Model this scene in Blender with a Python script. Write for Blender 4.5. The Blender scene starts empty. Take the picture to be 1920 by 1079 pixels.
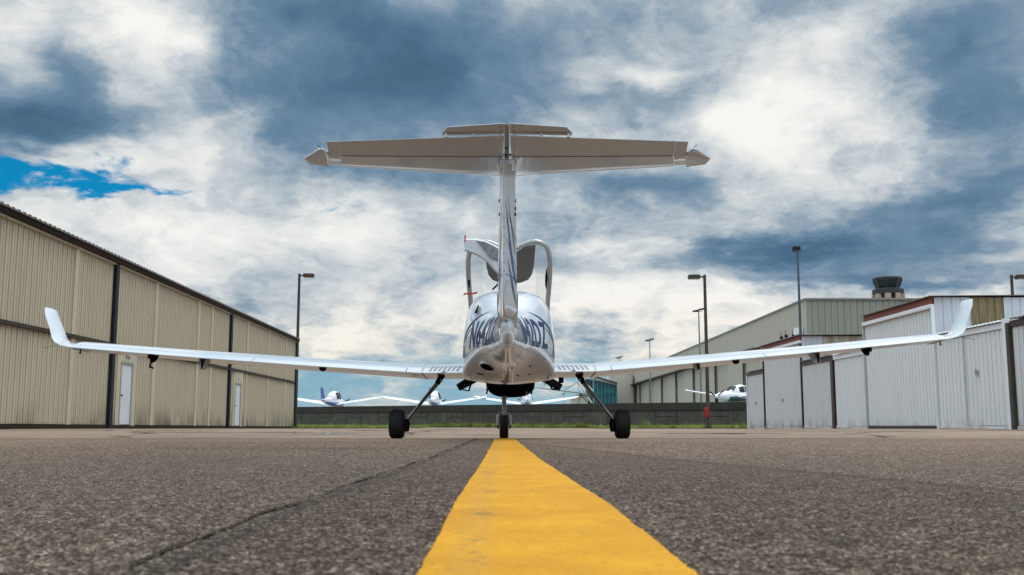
import bpy, bmesh, math, random
import numpy as np
from mathutils import Vector, Matrix
R = math.radians
sc = bpy.context.scene
C = bpy.data.collections.new("place"); sc.collection.children.link(C)
random.seed(7); rng = np.random.default_rng(7)

# ------------------------------------------------------------------ camera
FPX, CX, CY, PITCH, CZ = 1867.0, 960.0, 539.5, R(7.57), 0.14
cam = bpy.data.objects.new("camera", bpy.data.cameras.new("camera")); sc.collection.objects.link(cam)
cam.data.sensor_width = 36; cam.data.lens = FPX/1920*36
cam.data.clip_start = 0.02; cam.data.clip_end = 8000
cam.location = (0, 0, CZ); cam.rotation_euler = (R(90)+PITCH, 0, 0)
cam.data.dof.use_dof = True; cam.data.dof.focus_distance = 12.5; cam.data.dof.aperture_fstop = 13
sc.camera = cam
sc.view_settings.view_transform = 'Standard'; sc.view_settings.look = 'None'
sc.view_settings.exposure = 0.0; sc.view_settings.gamma = 1.0; sc.view_settings.use_curve_mapping = False
sc.cycles.use_denoising = True
sc.cycles.max_bounces = 6; sc.cycles.transparent_max_bounces = 12

def P(px, py, Y):
    """world point seen at photo pixel (px,py) at forward distance Y"""
    a = (px-CX)/FPX; b = (CY-py)/FPX
    dy = math.cos(PITCH)-b*math.sin(PITCH); dz = math.sin(PITCH)+b*math.cos(PITCH)
    t = Y/dy
    return Vector((a*t, Y, CZ+dz*t))
def azel(px, py):
    v = P(px, py, 1.0)-Vector((0, 0, CZ)); v.normalize()
    return math.atan2(v.x, v.y), math.asin(v.z)

# ------------------------------------------------------------------ sun
SUN_EL, SUN_AZ = R(52), R(28)       # azimuth from +Y towards +X
sun = bpy.data.objects.new("sun", bpy.data.lights.new("sun", 'SUN')); sc.collection.objects.link(sun)
sun.data.energy = 1.3; sun.data.angle = R(24); sun.data.color = (1.0, 0.95, 0.87)
sun.rotation_euler = Vector((math.sin(SUN_AZ)*math.cos(SUN_EL), math.cos(SUN_AZ)*math.cos(SUN_EL), math.sin(SUN_EL))).to_track_quat('Z', 'Y').to_euler()

# ------------------------------------------------------------------ world: Nishita sky behind broken storm cloud
W = bpy.data.worlds.new("World"); sc.world = W; W.use_nodes = True
nt = W.node_tree; nt.nodes.clear()
class NG:
    """small node helper"""
    def __init__(s, nt): s.nt = nt
    def n(s, t, **kw):
        x = s.nt.nodes.new(t)
        for k, v in kw.items(): setattr(x, k, v)
        return x
    def put(s, sock, v):
        if isinstance(v, bpy.types.NodeSocket): s.nt.links.new(v, sock)
        elif v is not None:
            if hasattr(sock.default_value, '__len__') and not hasattr(v, '__len__'): v = [v]*len(sock.default_value)
            if hasattr(sock.default_value, '__len__') and len(sock.default_value) == 4 and len(v) == 3: v = (*v, 1)
            sock.default_value = v
    def math(s, op, a, b=None, c=None, clamp=False):
        x = s.n('ShaderNodeMath', operation=op, use_clamp=clamp)
        for i, v in enumerate((a, b, c)):
            if v is not None: s.put(x.inputs[i], v)
        return x.outputs[0]
    def vec(s, op, a, b=None, out=0):
        x = s.n('ShaderNodeVectorMath', operation=op); s.put(x.inputs[0], a)
        if b is not None: s.put(x.inputs[1], b)
        return x.outputs[out]
    def noise(s, vec, scale, detail=6, rough=0.55, dist=0.0, out='Fac', lac=2.0):
        x = s.n('ShaderNodeTexNoise'); s.put(x.inputs['Vector'], vec); x.inputs['Scale'].default_value = scale
        x.inputs['Detail'].default_value = detail; x.inputs['Roughness'].default_value = rough
        x.inputs['Distortion'].default_value = dist; x.inputs['Lacunarity'].default_value = lac
        return x.outputs[out]
    def maprange(s, v, a, b, c=0.0, d=1.0, smooth=True):
        x = s.n('ShaderNodeMapRange', interpolation_type='SMOOTHSTEP' if smooth else 'LINEAR')
        for i, q in enumerate((v, a, b, c, d)): s.put(x.inputs[i], q)
        return x.outputs[0]
    def ramp(s, v, stops, interp='LINEAR'):
        x = s.n('ShaderNodeValToRGB'); x.color_ramp.interpolation = interp
        e = x.color_ramp.elements
        while len(e) < len(stops): e.new(0.5)
        for i, (p, c) in enumerate(stops):
            e[i].position = p; e[i].color = (*c, 1) if len(c) == 3 else c
        s.put(x.inputs[0], v); return x.outputs[0]
    def mix(s, f, a, b, mode='MIX'):
        x = s.n('ShaderNodeMix', data_type='RGBA', blend_type=mode)
        s.put(x.inputs['Factor'], f); s.put(x.inputs[6], a); s.put(x.inputs[7], b); return x.outputs[2]
g = NG(nt)
tc = g.n('ShaderNodeTexCoord').outputs['Generated']
sep = g.n('ShaderNodeSeparateXYZ'); nt.links.new(tc, sep.inputs[0])
dx, dy, dz = sep.outputs
az = g.math('ARCTAN2', dx, dy); el = g.math('ARCSINE', dz)
cmb = g.n('ShaderNodeCombineXYZ'); nt.links.new(az, cmb.inputs[0]); nt.links.new(el, cmb.inputs[1])
ae = cmb.outputs[0]
# cloud-deck projection, so that clouds flatten towards the horizon
zz = g.math('ADD', g.math('MAXIMUM', dz, 0.0), 0.20)
cp = g.n('ShaderNodeCombineXYZ'); nt.links.new(g.math('DIVIDE', dx, zz), cp.inputs[0]); nt.links.new(g.math('DIVIDE', dy, zz), cp.inputs[1])
deck = cp.outputs[0]
w1 = g.vec('SUBTRACT', g.noise(deck, 1.1, 5, 0.62, out='Color'), (0.5, 0.5, 0.5))
w2 = g.vec('SUBTRACT', g.noise(deck, 4.5, 6, 0.6, out='Color'), (0.5, 0.5, 0.5))
warp = g.vec('ADD', g.vec('MULTIPLY', w1, (0.15, 0.10, 0)), g.vec('MULTIPLY', w2, (0.09, 0.06, 0)))
aew = g.vec('ADD', ae, warp)
def blob(src, px, py, rx, ry, w):
    a, e = azel(px, py)
    d = g.vec('MULTIPLY', g.vec('SUBTRACT', src, (a, e, 0)), (FPX/rx/1.45, FPX/ry/1.45, 0))
    L = g.vec('LENGTH', d, out=1)
    return g.maprange(L, 0.0, 1.0, w, 0.0)
BL = [(190,30,130,70,.40),(300,70,80,60,.30),(20,70,70,80,.22),
      (120,90,70,80,-.34),(90,180,190,60,-.40),(50,225,170,45,-.34),(210,215,120,40,-.20),
      (265,175,60,60,.22),(350,250,170,60,.24),(160,285,170,35,.36),(420,320,160,50,.30),(470,240,120,50,.12),
      (430,150,110,90,-.10),(600,20,200,80,-.26),(720,60,280,130,-.36),(560,210,200,90,-.34),(860,130,240,130,-.34),(700,200,220,110,-.26),
      (640,335,220,55,-.40),(470,290,90,50,-.12),(820,320,150,60,-.12),
      (500,400,500,70,.24),(150,410,300,50,.28),(560,410,150,50,.10),(300,500,350,90,.16),(700,540,400,110,.20),(860,440,100,50,.10),
      (1060,150,110,100,-.16),(1190,190,130,60,-.22),(1180,145,90,28,.42),(1060,40,130,70,-.12),(1480,20,80,40,-.15),
      (1560,60,120,70,.36),(1420,180,110,80,.22),(1460,235,170,110,.28),(1340,260,130,60,.22),(1480,320,160,70,.32),(1640,330,120,80,.16),(1700,200,140,90,.10),
      (1820,60,190,110,-.40),(1870,200,120,120,-.26),(1600,300,40,40,-.1),(1750,150,90,60,-.06),
      (1190,352,180,42,-.42),(1330,390,150,40,.16),(1600,300,90,30,-.20),(1760,385,220,48,-.46),(1880,330,120,60,-.25),
      (1400,468,170,32,-.50),(1620,455,260,30,-.38),(1820,500,200,40,-.30),(1500,510,200,26,-.22),(1600,520,300,30,-.20),
      (1180,450,180,34,.34),(1200,565,280,70,.42),(960,600,200,60,.16),(1420,590,160,50,.32),(1100,500,120,30,-.12),(1880,445,70,18,.30),(1700,545,200,20,.2),
      (1090,645,50,30,-.20),(1250,650,120,40,.20),(620,640,150,60,.22),(700,600,130,50,.12),(620,720,260,40,-.08),(820,740,260,40,-.08),(1060,745,120,30,-.06),(760,640,160,40,.12)]
tot = None
for b in BL:
    v = blob(aew, *b); tot = v if tot is None else g.math('ADD', tot, v)
f1 = g.noise(g.vec('ADD', deck, w1), 1.5, 9, 0.62)
f2 = g.noise(g.vec('ADD', g.vec('MULTIPLY', tc, (1, 1, 1.35)), g.vec('MULTIPLY', w1, (.25, .25, .25))), 5.2, 11, 0.64, 0.35)
fb = g.noise(g.vec('MULTIPLY', g.vec('ADD', ae, g.vec('MULTIPLY', w2, (.05, .03, 0))), (17, 30, 1)), 1.0, 8, .52)
bill = g.math('SUBTRACT', .78, g.math('MULTIPLY', g.math('ABSOLUTE', g.math('SUBTRACT', fb, .5)), 5.0))
low = g.math('MULTIPLY', g.maprange(el, R(8.5), R(5.0)), g.maprange(el, R(.3), R(2.0)))
f3 = g.noise(g.vec('MULTIPLY', aew, (15, 20, 1)), 1.0, 9, 0.60, 0.5)
dens = g.math('ADD', g.math('MULTIPLY', g.math('SUBTRACT', f1, 0.5), 0.40), g.math('MULTIPLY', g.math('SUBTRACT', f2, 0.5), 1.0))
dens = g.math('ADD', dens, g.math('MULTIPLY', g.math('SUBTRACT', f3, 0.5), 0.50))
dens = g.math('ADD', dens, g.math('MULTIPLY', g.math('MULTIPLY', low, g.math('SUBTRACT', bill, .45)), .34))
f6 = g.noise(g.vec('ADD', g.vec('MULTIPLY', tc, (1, 1, 1.3)), g.vec('MULTIPLY', w2, (.05, .05, .05))), 17.0, 9, 0.62, 0.4)
dens = g.math('ADD', dens, g.math('MULTIPLY', g.math('SUBTRACT', f6, 0.5), 0.42))
lowf = g.math('ADD', g.math('MULTIPLY', tot, .70), 0.570)
base = g.math('ADD', lowf, g.math('MULTIPLY', dens, g.maprange(lowf, .22, .55, .50, 1.0)))
cloud = g.ramp(base, [(0.0, (.055, .120, .200)), (0.14, (.080, .165, .265)), (0.32, (.150, .250, .360)), (0.47, (.29, .380, .465)),
                      (0.62, (.50, .560, .605)), (0.80, (.76, .78, .775)), (0.97, (.93, 0.92, .885))])
# low cloud is warmer, and thinner teal air shows at the very horizon
warm = g.maprange(el, R(9.0), R(1.5), 0.0, 1.0)
cloud = g.mix(g.math('MULTIPLY', g.math('MULTIPLY', warm, g.maprange(base, 0.5, 0.85)), 0.75), cloud, (1.0, .94, .83), 'MULTIPLY')
teal = g.math('MULTIPLY', g.maprange(el, R(4.8), R(2.2), 0.0, 0.85), g.maprange(base, 0.95, 0.45))
cloud = g.mix(teal, cloud, (.25, .46, .57))
# openings to blue sky
hole = None
for b in [(50,318,150,44,1.2),(120,354,215,26,1.05),(235,365,130,15,.9),(20,292,50,24,.8),(625,388,80,18,.62)]:
    v = blob(g.vec('ADD', ae, g.vec('MULTIPLY', w2, (0.16, 0.07, 0))), *b); hole = v if hole is None else g.math('MAXIMUM', hole, v)
puffs = g.noise(g.vec('MULTIPLY', ae, (14, 34, 1)), 1.0, 9, 0.62, 0.4)
hole = g.maprange(g.math('SUBTRACT', hole, g.math('MULTIPLY', g.math('SUBTRACT', puffs, 0.35), 2.2)), 0.05, 0.55)
sky = g.n('ShaderNodeTexSky', sky_type='NISHITA'); sky.sun_disc = False
sky.sun_elevation = SUN_EL; sky.sun_rotation = SUN_AZ
sky.ozone_density = 4.0; sky.dust_density = 0.2; sky.air_density = 1.0
bsky = g.n('ShaderNodeBackground'); bsky.inputs['Strength'].default_value = 0.075
satur = g.mix(1.0, sky.outputs[0], (.03, .80, 1.05), 'MULTIPLY'); nt.links.new(satur, bsky.inputs[0])
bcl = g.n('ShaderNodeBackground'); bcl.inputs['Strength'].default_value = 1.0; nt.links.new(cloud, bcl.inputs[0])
# unseen sky overhead, beside and behind boosted as added light, low behind dimmed
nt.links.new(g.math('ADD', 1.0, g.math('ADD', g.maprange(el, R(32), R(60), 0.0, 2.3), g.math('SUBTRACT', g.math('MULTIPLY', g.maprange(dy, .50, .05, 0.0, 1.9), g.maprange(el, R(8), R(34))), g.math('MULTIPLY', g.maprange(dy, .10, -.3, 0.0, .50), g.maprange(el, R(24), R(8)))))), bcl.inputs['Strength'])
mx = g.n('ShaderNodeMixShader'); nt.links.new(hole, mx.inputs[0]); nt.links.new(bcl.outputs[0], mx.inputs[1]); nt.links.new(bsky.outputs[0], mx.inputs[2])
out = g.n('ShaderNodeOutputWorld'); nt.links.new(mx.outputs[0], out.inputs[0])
W.cycles.sampling_method = 'MANUAL'; W.cycles.sample_map_resolution = 512

# ------------------------------------------------------------------ materials
MATS = {}
def new_mat(name):
    m = bpy.data.materials.new(name); m.use_nodes = True
    b = m.node_tree.nodes['Principled BSDF']; MATS[name] = m
    return m, NG(m.node_tree), b
def paint(name, col, rough=0.4, metal=0.0, var=0.08, vscale=2.0, coat=0.0, bump=0.0, bscale=40, dirt=None, streak=False, spec=0.5):
    m, g, b = new_mat(name)
    tc = g.n('ShaderNodeTexCoord').outputs['Object']
    v = tc if not streak else g.vec('MULTIPLY', tc, (6, 6, 0.5))
    n = g.noise(v, vscale, 5, 0.6)
    c = g.mix(g.maprange(n, 0.3, 0.7), [x*(1-var) for x in col], [min(1, x*(1+var)) for x in col])
    if dirt:
        dcol, amt, lo, hi, ds = dirt
        d = g.noise(g.vec('MULTIPLY', tc, (1, 1, 0.25)) if streak else tc, ds, 7, 0.65)
        c = g.mix(g.math('MULTIPLY', g.maprange(d, lo, hi), amt), c, dcol)
    g.put(b.inputs['Base Color'], c); b.inputs['Roughness'].default_value = rough; b.inputs['Metallic'].default_value = metal
    g.put(b.inputs['Roughness'], g.maprange(n, 0.2, 0.8, rough*0.85, min(1, rough*1.15)))
    b.inputs['Coat Weight'].default_value = coat; b.inputs['Coat Roughness'].default_value = 0.07
    b.inputs['Specular IOR Level'].default_value = spec
    if bump:
        bp = g.n('ShaderNodeBump'); bp.inputs['Strength'].default_value = 0.6; bp.inputs['Distance'].default_value = bump
        g.put(bp.inputs['Height'], g.noise(tc, bscale, 4, 0.6)); m.node_tree.links.new(bp.outputs[0], b.inputs['Normal'])
    return m
white = paint('gloss_white_paint', (.60, .63, .665), .32, var=.02, coat=.95, dirt=((.55, .52, .47), .25, .55, .85, 1.5))
white2 = paint('weathered_white_paint', (.74, .75, .76), .35, var=.04)
navy = paint('navy_vinyl', (.014, .032, .10), .45, var=.1, spec=.2)
midblue = paint('blue_vinyl', (.07, .16, .34), .45, var=.1, spec=.2)
gold = paint('pale_grey_vinyl', (.20, .24, .32), .45, var=.05, spec=.2)
black = paint('black_plastic', (.008, .008, .009), .7, var=.2, spec=.0)
rubber = paint('tyre_rubber', (.010, .010, .010), .75, var=.35, vscale=9, bump=.002, bscale=120, spec=.3)
steel = paint('bare_steel', (.42, .41, .39), .32, 1.0, var=.15, vscale=12)
gearp = paint('gear_grey_paint', (.36, .355, .35), .4, 0.2, var=.12, vscale=8)
darkgap = paint('dark_seal', (.02, .02, .022), .7, var=.1)
gripm = paint('antislip_grey', (.20, .20, .205), .85, var=.12, vscale=60, bump=.002, bscale=300)
trimgrey = paint('frame_grey_paint', (.36, .35, .33), .35, 0.1, var=.06, coat=.3)
shade = paint('sun_shade_fabric', (.15, .135, .12), .8, var=.06)
red = paint('red_webbing', (.42, .02, .015), .7, var=.15)
redbox = paint('red_enamel', (.30, .010, .014), .35, var=.1)
tan = paint('tan_steel_cladding', (.465, .398, .285), .5, .0, var=.05, vscale=1.5, streak=True, dirt=((.22, .19, .13), .35, .5, .85, 1.2))
tanlight = paint('tan_trim', (.475, .41, .30), .5, var=.05)
darkpost = paint('dark_steel_post', (.012, .017, .024), .5, var=.25, vscale=5, spec=.2)
brown = paint('brown_steel_roof', (.075, .048, .036), .5, var=.15, vscale=6)
brownd = paint('brown_gutter', (.022, .013, .008), .6, var=.2, spec=.15)
doorw = paint('white_steel_door', (.60, .62, .66), .4, var=.03)
bronze = paint('bronze_pole_paint', (.050, .034, .024), .5, var=.2, vscale=4)
mastm = paint('mast_blue_grey', (.05, .075, .095), .5, var=.15)
mastl = paint('mast_galvanised', (.26, .26, .25), .5, .4, var=.15)
shedw = paint('white_corrugated_steel', (.69, .695, .69), .5, var=.03, vscale=.8, streak=True, dirt=((.36, .30, .24), .25, .62, .88, 1.6))
shedg = paint('grey_corrugated_steel', (.60, .60, .60), .5, var=.04, vscale=1.2, streak=True, dirt=((.30, .22, .15), .45, .55, .85, 1.8))
shedb = paint('bluegrey_flat_steel', (.47, .485, .51), .5, var=.05)
fibre = paint('brown_fibreglass_sheet', (.165, .125, .055), .6, var=.35, vscale=3, streak=True, dirt=((.07, .05, .03), .6, .45, .8, 4))
rusty = paint('rust_stained_steel', (.36, .31, .25), .6, var=.2, vscale=2, streak=True, dirt=((.20, .085, .035), .85, .42, .7, 2.2))
fascia = paint('oxide_red_fascia', (.22, .055, .030), .6, var=.2, vscale=3)
maroon = paint('maroon_steel', (.045, .016, .016), .5, var=.3)
biggrey = paint('beige_grey_cladding', (.43, .395, .32), .5, var=.04, vscale=.3, streak=True)
biggreen = paint('green_grey_cladding', (.262, .262, .207), .5, var=.05, vscale=.3, streak=True)
bigdoor = paint('beige_hangar_door', (.42, .39, .31), .5, var=.05, vscale=.4, streak=True)
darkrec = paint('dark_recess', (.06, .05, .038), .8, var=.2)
towerc = paint('tower_concrete', (.34, .25, .19), .7, var=.08)
towerd = paint('tower_dark_band', (.020, .020, .024), .7, var=.15)
darkglass = paint('dark_tinted_glazing', (.012, .020, .022), .35, var=.2, spec=.25)
tealp = paint('teal_green_paint', (.010, .075, .085), .3, var=.1, coat=.5)
bluep = paint('blue_plane_paint', (.045, .12, .33), .3, var=.1, coat=.5)
stab_white = white
def base_dirt(m, z0, z1, col, amt, scale, lo, hi):
    """splash-back grime and rust along the foot of a metal wall"""
    nt_ = m.node_tree; g = NG(nt_); b = nt_.nodes['Principled BSDF']; src = b.inputs['Base Color'].links[0].from_socket
    tc = g.n('ShaderNodeTexCoord').outputs['Object']; sp = g.n('ShaderNodeSeparateXYZ'); nt_.links.new(tc, sp.inputs[0])
    n = g.noise(g.vec('MULTIPLY', tc, (1, 1, .45)), scale, 7, .68)
    zf = g.maprange(g.math('ADD', sp.outputs[2], g.math('MULTIPLY', g.math('SUBTRACT', n, .5), .5)), z1, z0)
    f = g.math('MULTIPLY', g.math('MULTIPLY', zf, g.maprange(n, lo, hi)), amt)
    g.put(b.inputs['Base Color'], g.mix(f, src, col))
base_dirt(tan, 0.0, 1.1, (.11, .095, .065), .85, .55, .42, .62)
base_dirt(tan, -.1, .45, (.10, .085, .06), .6, 3.0, .40, .6)
for _m in (shedw, shedg):
    base_dirt(_m, -.1, .55, (.20, .12, .07), .75, 1.1, .45, .65)
    base_dirt(_m, -.1, .25, (.13, .11, .085), .6, 4.0, .38, .6)
def glass_mat(name, col, alpha, rough=0.05):
    m, g, b = new_mat(name)
    b.inputs['Base Color'].default_value = (*col, 1); b.inputs['Roughness'].default_value = rough
    b.inputs['Alpha'].default_value = alpha
    return m
clearg = glass_mat('clear_perspex', (.75, .76, .76), .26)
doorg = paint('grey_tinted_perspex', (.20, .21, .22), .15, var=.25, vscale=14, coat=.6)
smokeg = glass_mat('smoked_perspex', (.10, .11, .12), .55)
def teal_glass():
    m, g, b = new_mat('teal_curtain_glass')
    tc = g.n('ShaderNodeTexCoord').outputs['Object']
    n = g.noise(g.vec('MULTIPLY', tc, (.35, 1, 1.4)), 1.0, 3, .6)
    c = g.ramp(n, [(.3, (.004, .07, .085)), (.55, (.012, .14, .16)), (.75, (.06, .30, .32))])
    g.put(b.inputs['Base Color'], c); b.inputs['Roughness'].default_value = .12; b.inputs['Coat Weight'].default_value = .5
    return m
tglass = teal_glass()
def concrete():
    m, g, b = new_mat('weathered_concrete_block')
    tc = g.n('ShaderNodeTexCoord').outputs['Object']
    n = g.noise(tc, 1.3, 8, .65); s = g.noise(g.vec('MULTIPLY', tc, (5, 5, .35)), 1.0, 6, .6)
    c = g.ramp(n, [(.3, (.045, .042, .034)), (.55, (.080, .075, .060)), (.8, (.125, .118, .096))])
    c = g.mix(g.math('MULTIPLY', g.maprange(s, .45, .7), .55), c, (.045, .043, .036))
    g.put(b.inputs['Base Color'], c); b.inputs['Roughness'].default_value = .9
    bp = g.n('ShaderNodeBump'); bp.inputs['Distance'].default_value = .02; g.put(bp.inputs['Height'], g.noise(tc, 9, 6, .6)); m.node_tree.links.new(bp.outputs[0], b.inputs['Normal'])
    return m
conc = concrete()
conccap = paint('dark_concrete_cap', (.030, .027, .021), .9, var=.3, vscale=1.0, streak=True, dirt=((.08, .072, .058), .6, .5, .8, 2.0), bump=.01)
def asphalt():
    m, g, b = new_mat('worn_asphalt')
    tc = g.n('ShaderNodeTexCoord').outputs['Object']
    sp = g.n('ShaderNodeSeparateXYZ'); m.node_tree.links.new(tc, sp.inputs[0]); X, Y, Z = sp.outputs
    def vor(scale, out):
        v = g.n('ShaderNodeTexVoronoi'); g.put(v.inputs['Vector'], tc); v.inputs['Scale'].default_value = scale; return v.outputs[out]
    def bw(s):
        x = g.n('ShaderNodeSeparateColor'); m.node_tree.links.new(s, x.inputs[0]); return x.outputs[0]
    s1 = bw(vor(290, 'Color')); s2 = bw(vor(150, 'Color')); s3 = bw(vor(44, 'Color'))
    d1 = vor(290, 'Distance')
    n0 = g.noise(tc, 260, 3, .7); n1 = g.noise(tc, 12, 6, .7); n2 = g.noise(tc, 1.1, 6, .6); n4 = g.noise(tc, 34, 3, .8); n3 = g.noise(tc, .12, 5, .55)
    st = g.math('ADD', g.math('MULTIPLY', s1, .42), g.math('MULTIPLY', s2, .40))
    st = g.math('ADD', st, g.math('MULTIPLY', s3, .10)); st = g.math('ADD', st, g.math('MULTIPLY', g.math('SUBTRACT', n0, .5), .35))
    st = g.math('ADD', st, g.math('MULTIPLY', g.math('SUBTRACT', n1, .5), .30)); st = g.math('ADD', st, g.math('MULTIPLY', g.math('SUBTRACT', n4, .5), g.maprange(Y, 2.0, 7.0, .20, .60)))
    st = g.math('SUBTRACT', st, g.math('MULTIPLY', g.maprange(d1, .35, .75), .20))
    c = g.ramp(st, [(.08, (.026, .019, .015)), (.30, (.062, .049, .040)), (.48, (.120, .097, .079)), (.66, (.25, .203, .165)), (.93, (.52, .44, .365))])
    # older lighter surface away from the line; coarser, darker strip along it (two real pours of asphalt)
    wob = g.math('MULTIPLY', g.math('SUBTRACT', g.noise(tc, 3.5, 8, .78), .5), .060)
    xl = g.math('ADD', g.math('ADD', X, .315), g.math('ADD', wob, g.math('MULTIPLY', Y, .010)))  # signed distance from left seam
    # right seam runs obliquely: X = 1.18 - 0.115*Y
    xr = g.math('ADD', g.math('SUBTRACT', g.math('SUBTRACT', 1.22, g.math('MULTIPLY', Y, .12)), X), wob)
    inside = g.math('MULTIPLY', g.maprange(xl, -.01, .01), g.maprange(xr, -.05, .05))
    inside = g.math('MULTIPLY', inside, g.maprange(Y, 15.9, 15.7))
    c = g.mix(g.math('MULTIPLY', inside, .26), c, (.30, .26, .24), 'MULTIPLY')
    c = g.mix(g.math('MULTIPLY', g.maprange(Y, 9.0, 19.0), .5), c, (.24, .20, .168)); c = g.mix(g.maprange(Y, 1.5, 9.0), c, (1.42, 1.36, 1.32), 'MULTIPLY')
    big = g.mix(g.maprange(n2, .3, .7), (.86, .86, .86), (1.12, 1.10, 1.08)); c = g.mix(1.0, c, big, 'MULTIPLY')
    big = g.mix(g.maprange(n3, .35, .65), (.82, .82, .82), (1.12, 1.10, 1.08)); c = g.mix(1.0, c, big, 'MULTIPLY')
    c = g.mix(1.0, c, (.89, .83, .77), 'MULTIPLY')
    # cracks
    ax = g.math('ABSOLUTE', g.math('ADD', g.math('ADD', X, .315), g.math('MULTIPLY', Y, .010)))
    cr = g.math('MULTIPLY', g.maprange(g.math('SUBTRACT', ax, g.math('MULTIPLY', g.noise(tc, 5, 5, .7), .05)), .012, -.02), g.maprange(Y, 15.9, 15.7, 0.0, .40))
    cr = g.math('MAXIMUM', cr, g.math('MULTIPLY', g.maprange(g.math('ABSOLUTE', xr), .07, .0), g.maprange(Y, 15.9, 15.7, 0.0, .38)))
    ys = g.math('ABSOLUTE', g.math('ADD', g.math('SUBTRACT', Y, 15.85), g.math('MULTIPLY', g.math('SUBTRACT', g.noise(tc, .8, 4, .6), .5), .5)))
    cr = g.math('MAXIMUM', cr, g.math('MULTIPLY', g.math('LESS_THAN', ys, .11), .85))
    # meandering far cracks
    vc = g.n('ShaderNodeTexVoronoi', feature='DISTANCE_TO_EDGE'); g.put(vc.inputs['Vector'], g.vec('ADD', tc, g.vec('MULTIPLY', g.noise(tc, .5, 5, .6, out='Color'), (2.5, 2.5, 0)))); vc.inputs['Scale'].default_value = .11
    fc = g.math('MULTIPLY', g.math('LESS_THAN', vc.outputs[0], .007), g.maprange(Y, 15.5, 17.0))
    cr = g.math('MAXIMUM', cr, g.math('MULTIPLY', fc, .75))
    c = g.mix(cr, c, (.016, .014, .013))
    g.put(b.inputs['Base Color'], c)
    g.put(b.inputs['Roughness'], g.maprange(n2, .3, .7, .78, .95)); b.inputs['Specular IOR Level'].default_value = .10
    h = g.math('ADD', g.math('MULTIPLY', s1, .5), g.math('MULTIPLY', s2, .5)); h = g.math('SUBTRACT', h, d1)
    h = g.math('SUBTRACT', h, g.math('MULTIPLY', cr, 2.5))
    bp = g.n('ShaderNodeBump'); bp.inputs['Strength'].default_value = .28; bp.inputs['Distance'].default_value = .0025
    g.put(bp.inputs['Height'], h); m.node_tree.links.new(bp.outputs[0], b.inputs['Normal'])
    return m
asph = asphalt()
def yellow():
    m, g, b = new_mat('worn_yellow_marking')
    tc = g.n('ShaderNodeTexCoord').outputs['Object']
    sp = g.n('ShaderNodeSeparateXYZ'); m.node_tree.links.new(tc, sp.inputs[0]); X, Y, Z = sp.outputs
    n = g.noise(tc, 6, 6, .65); f = g.noise(tc, 130, 4, .7); s = g.noise(g.vec('MULTIPLY', tc, (9, 11, 1)), 1.0, 8, .72)
    c = g.mix(g.maprange(n, .3, .7), (.42, .182, .005), (.53, .255, .008))
    c = g.mix(g.math('MULTIPLY', g.maprange(f, .45, .70), .45), c, (.24, .11, .010))
    f5 = g.noise(tc, 48, 5, .75); c = g.mix(g.math('MULTIPLY', g.maprange(f5, .56, .72), .40), c, (.20, .105, .015)); c = g.mix(g.math('MULTIPLY', g.maprange(f5, .46, .30), .22), c, (.68, .38, .04))
    xc = g.math('ADD', X, g.math('SUBTRACT', g.math('MULTIPLY', Y, .0112), .051))      # distance from the line's middle
    # a band near the left edge is dirtier
    band = g.maprange(g.math('ABSOLUTE', g.math('ADD', xc, .082)), .0, .045, .09, .0)
    s2 = g.noise(g.vec('MULTIPLY', tc, (45, 60, 1)), 1.0, 6, .7)
    worn = g.maprange(g.math('ADD', g.math('ADD', g.math('MULTIPLY', s, .55), g.math('MULTIPLY', s2, .45)), g.math('MULTIPLY', band, .7)), .565, .67)
    c = g.mix(g.math('MULTIPLY', worn, .70), c, (.085, .062, .035))
    c = g.mix(g.math('MULTIPLY', g.maprange(band, .01, .09), .22), c, (.36, .22, .05))
    g.put(b.inputs['Base Color'], c); b.inputs['Roughness'].default_value = .75; b.inputs['Specular IOR Level'].default_value = .15
    bp = g.n('ShaderNodeBump'); bp.inputs['Strength'].default_value = .5; bp.inputs['Distance'].default_value = .0015
    g.put(bp.inputs['Height'], g.noise(tc, 160, 3, .6)); m.node_tree.links.new(bp.outputs[0], b.inputs['Normal'])
    return m
yel = yellow()
grassm = paint('grass_blades', (.19, .225, .04), .6, var=.5, vscale=1.6)
grasss = paint('grass_soil', (.13, .15, .04), .9, var=.3, vscale=1.5)
def waterm():
    m, g, b = new_mat('puddle_water')
    b.inputs['Base Color'].default_value = (.012, .012, .011, 1); b.inputs['Roughness'].default_value = .03; b.inputs['Specular IOR Level'].default_value = .5
    return m
water = waterm()

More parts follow.
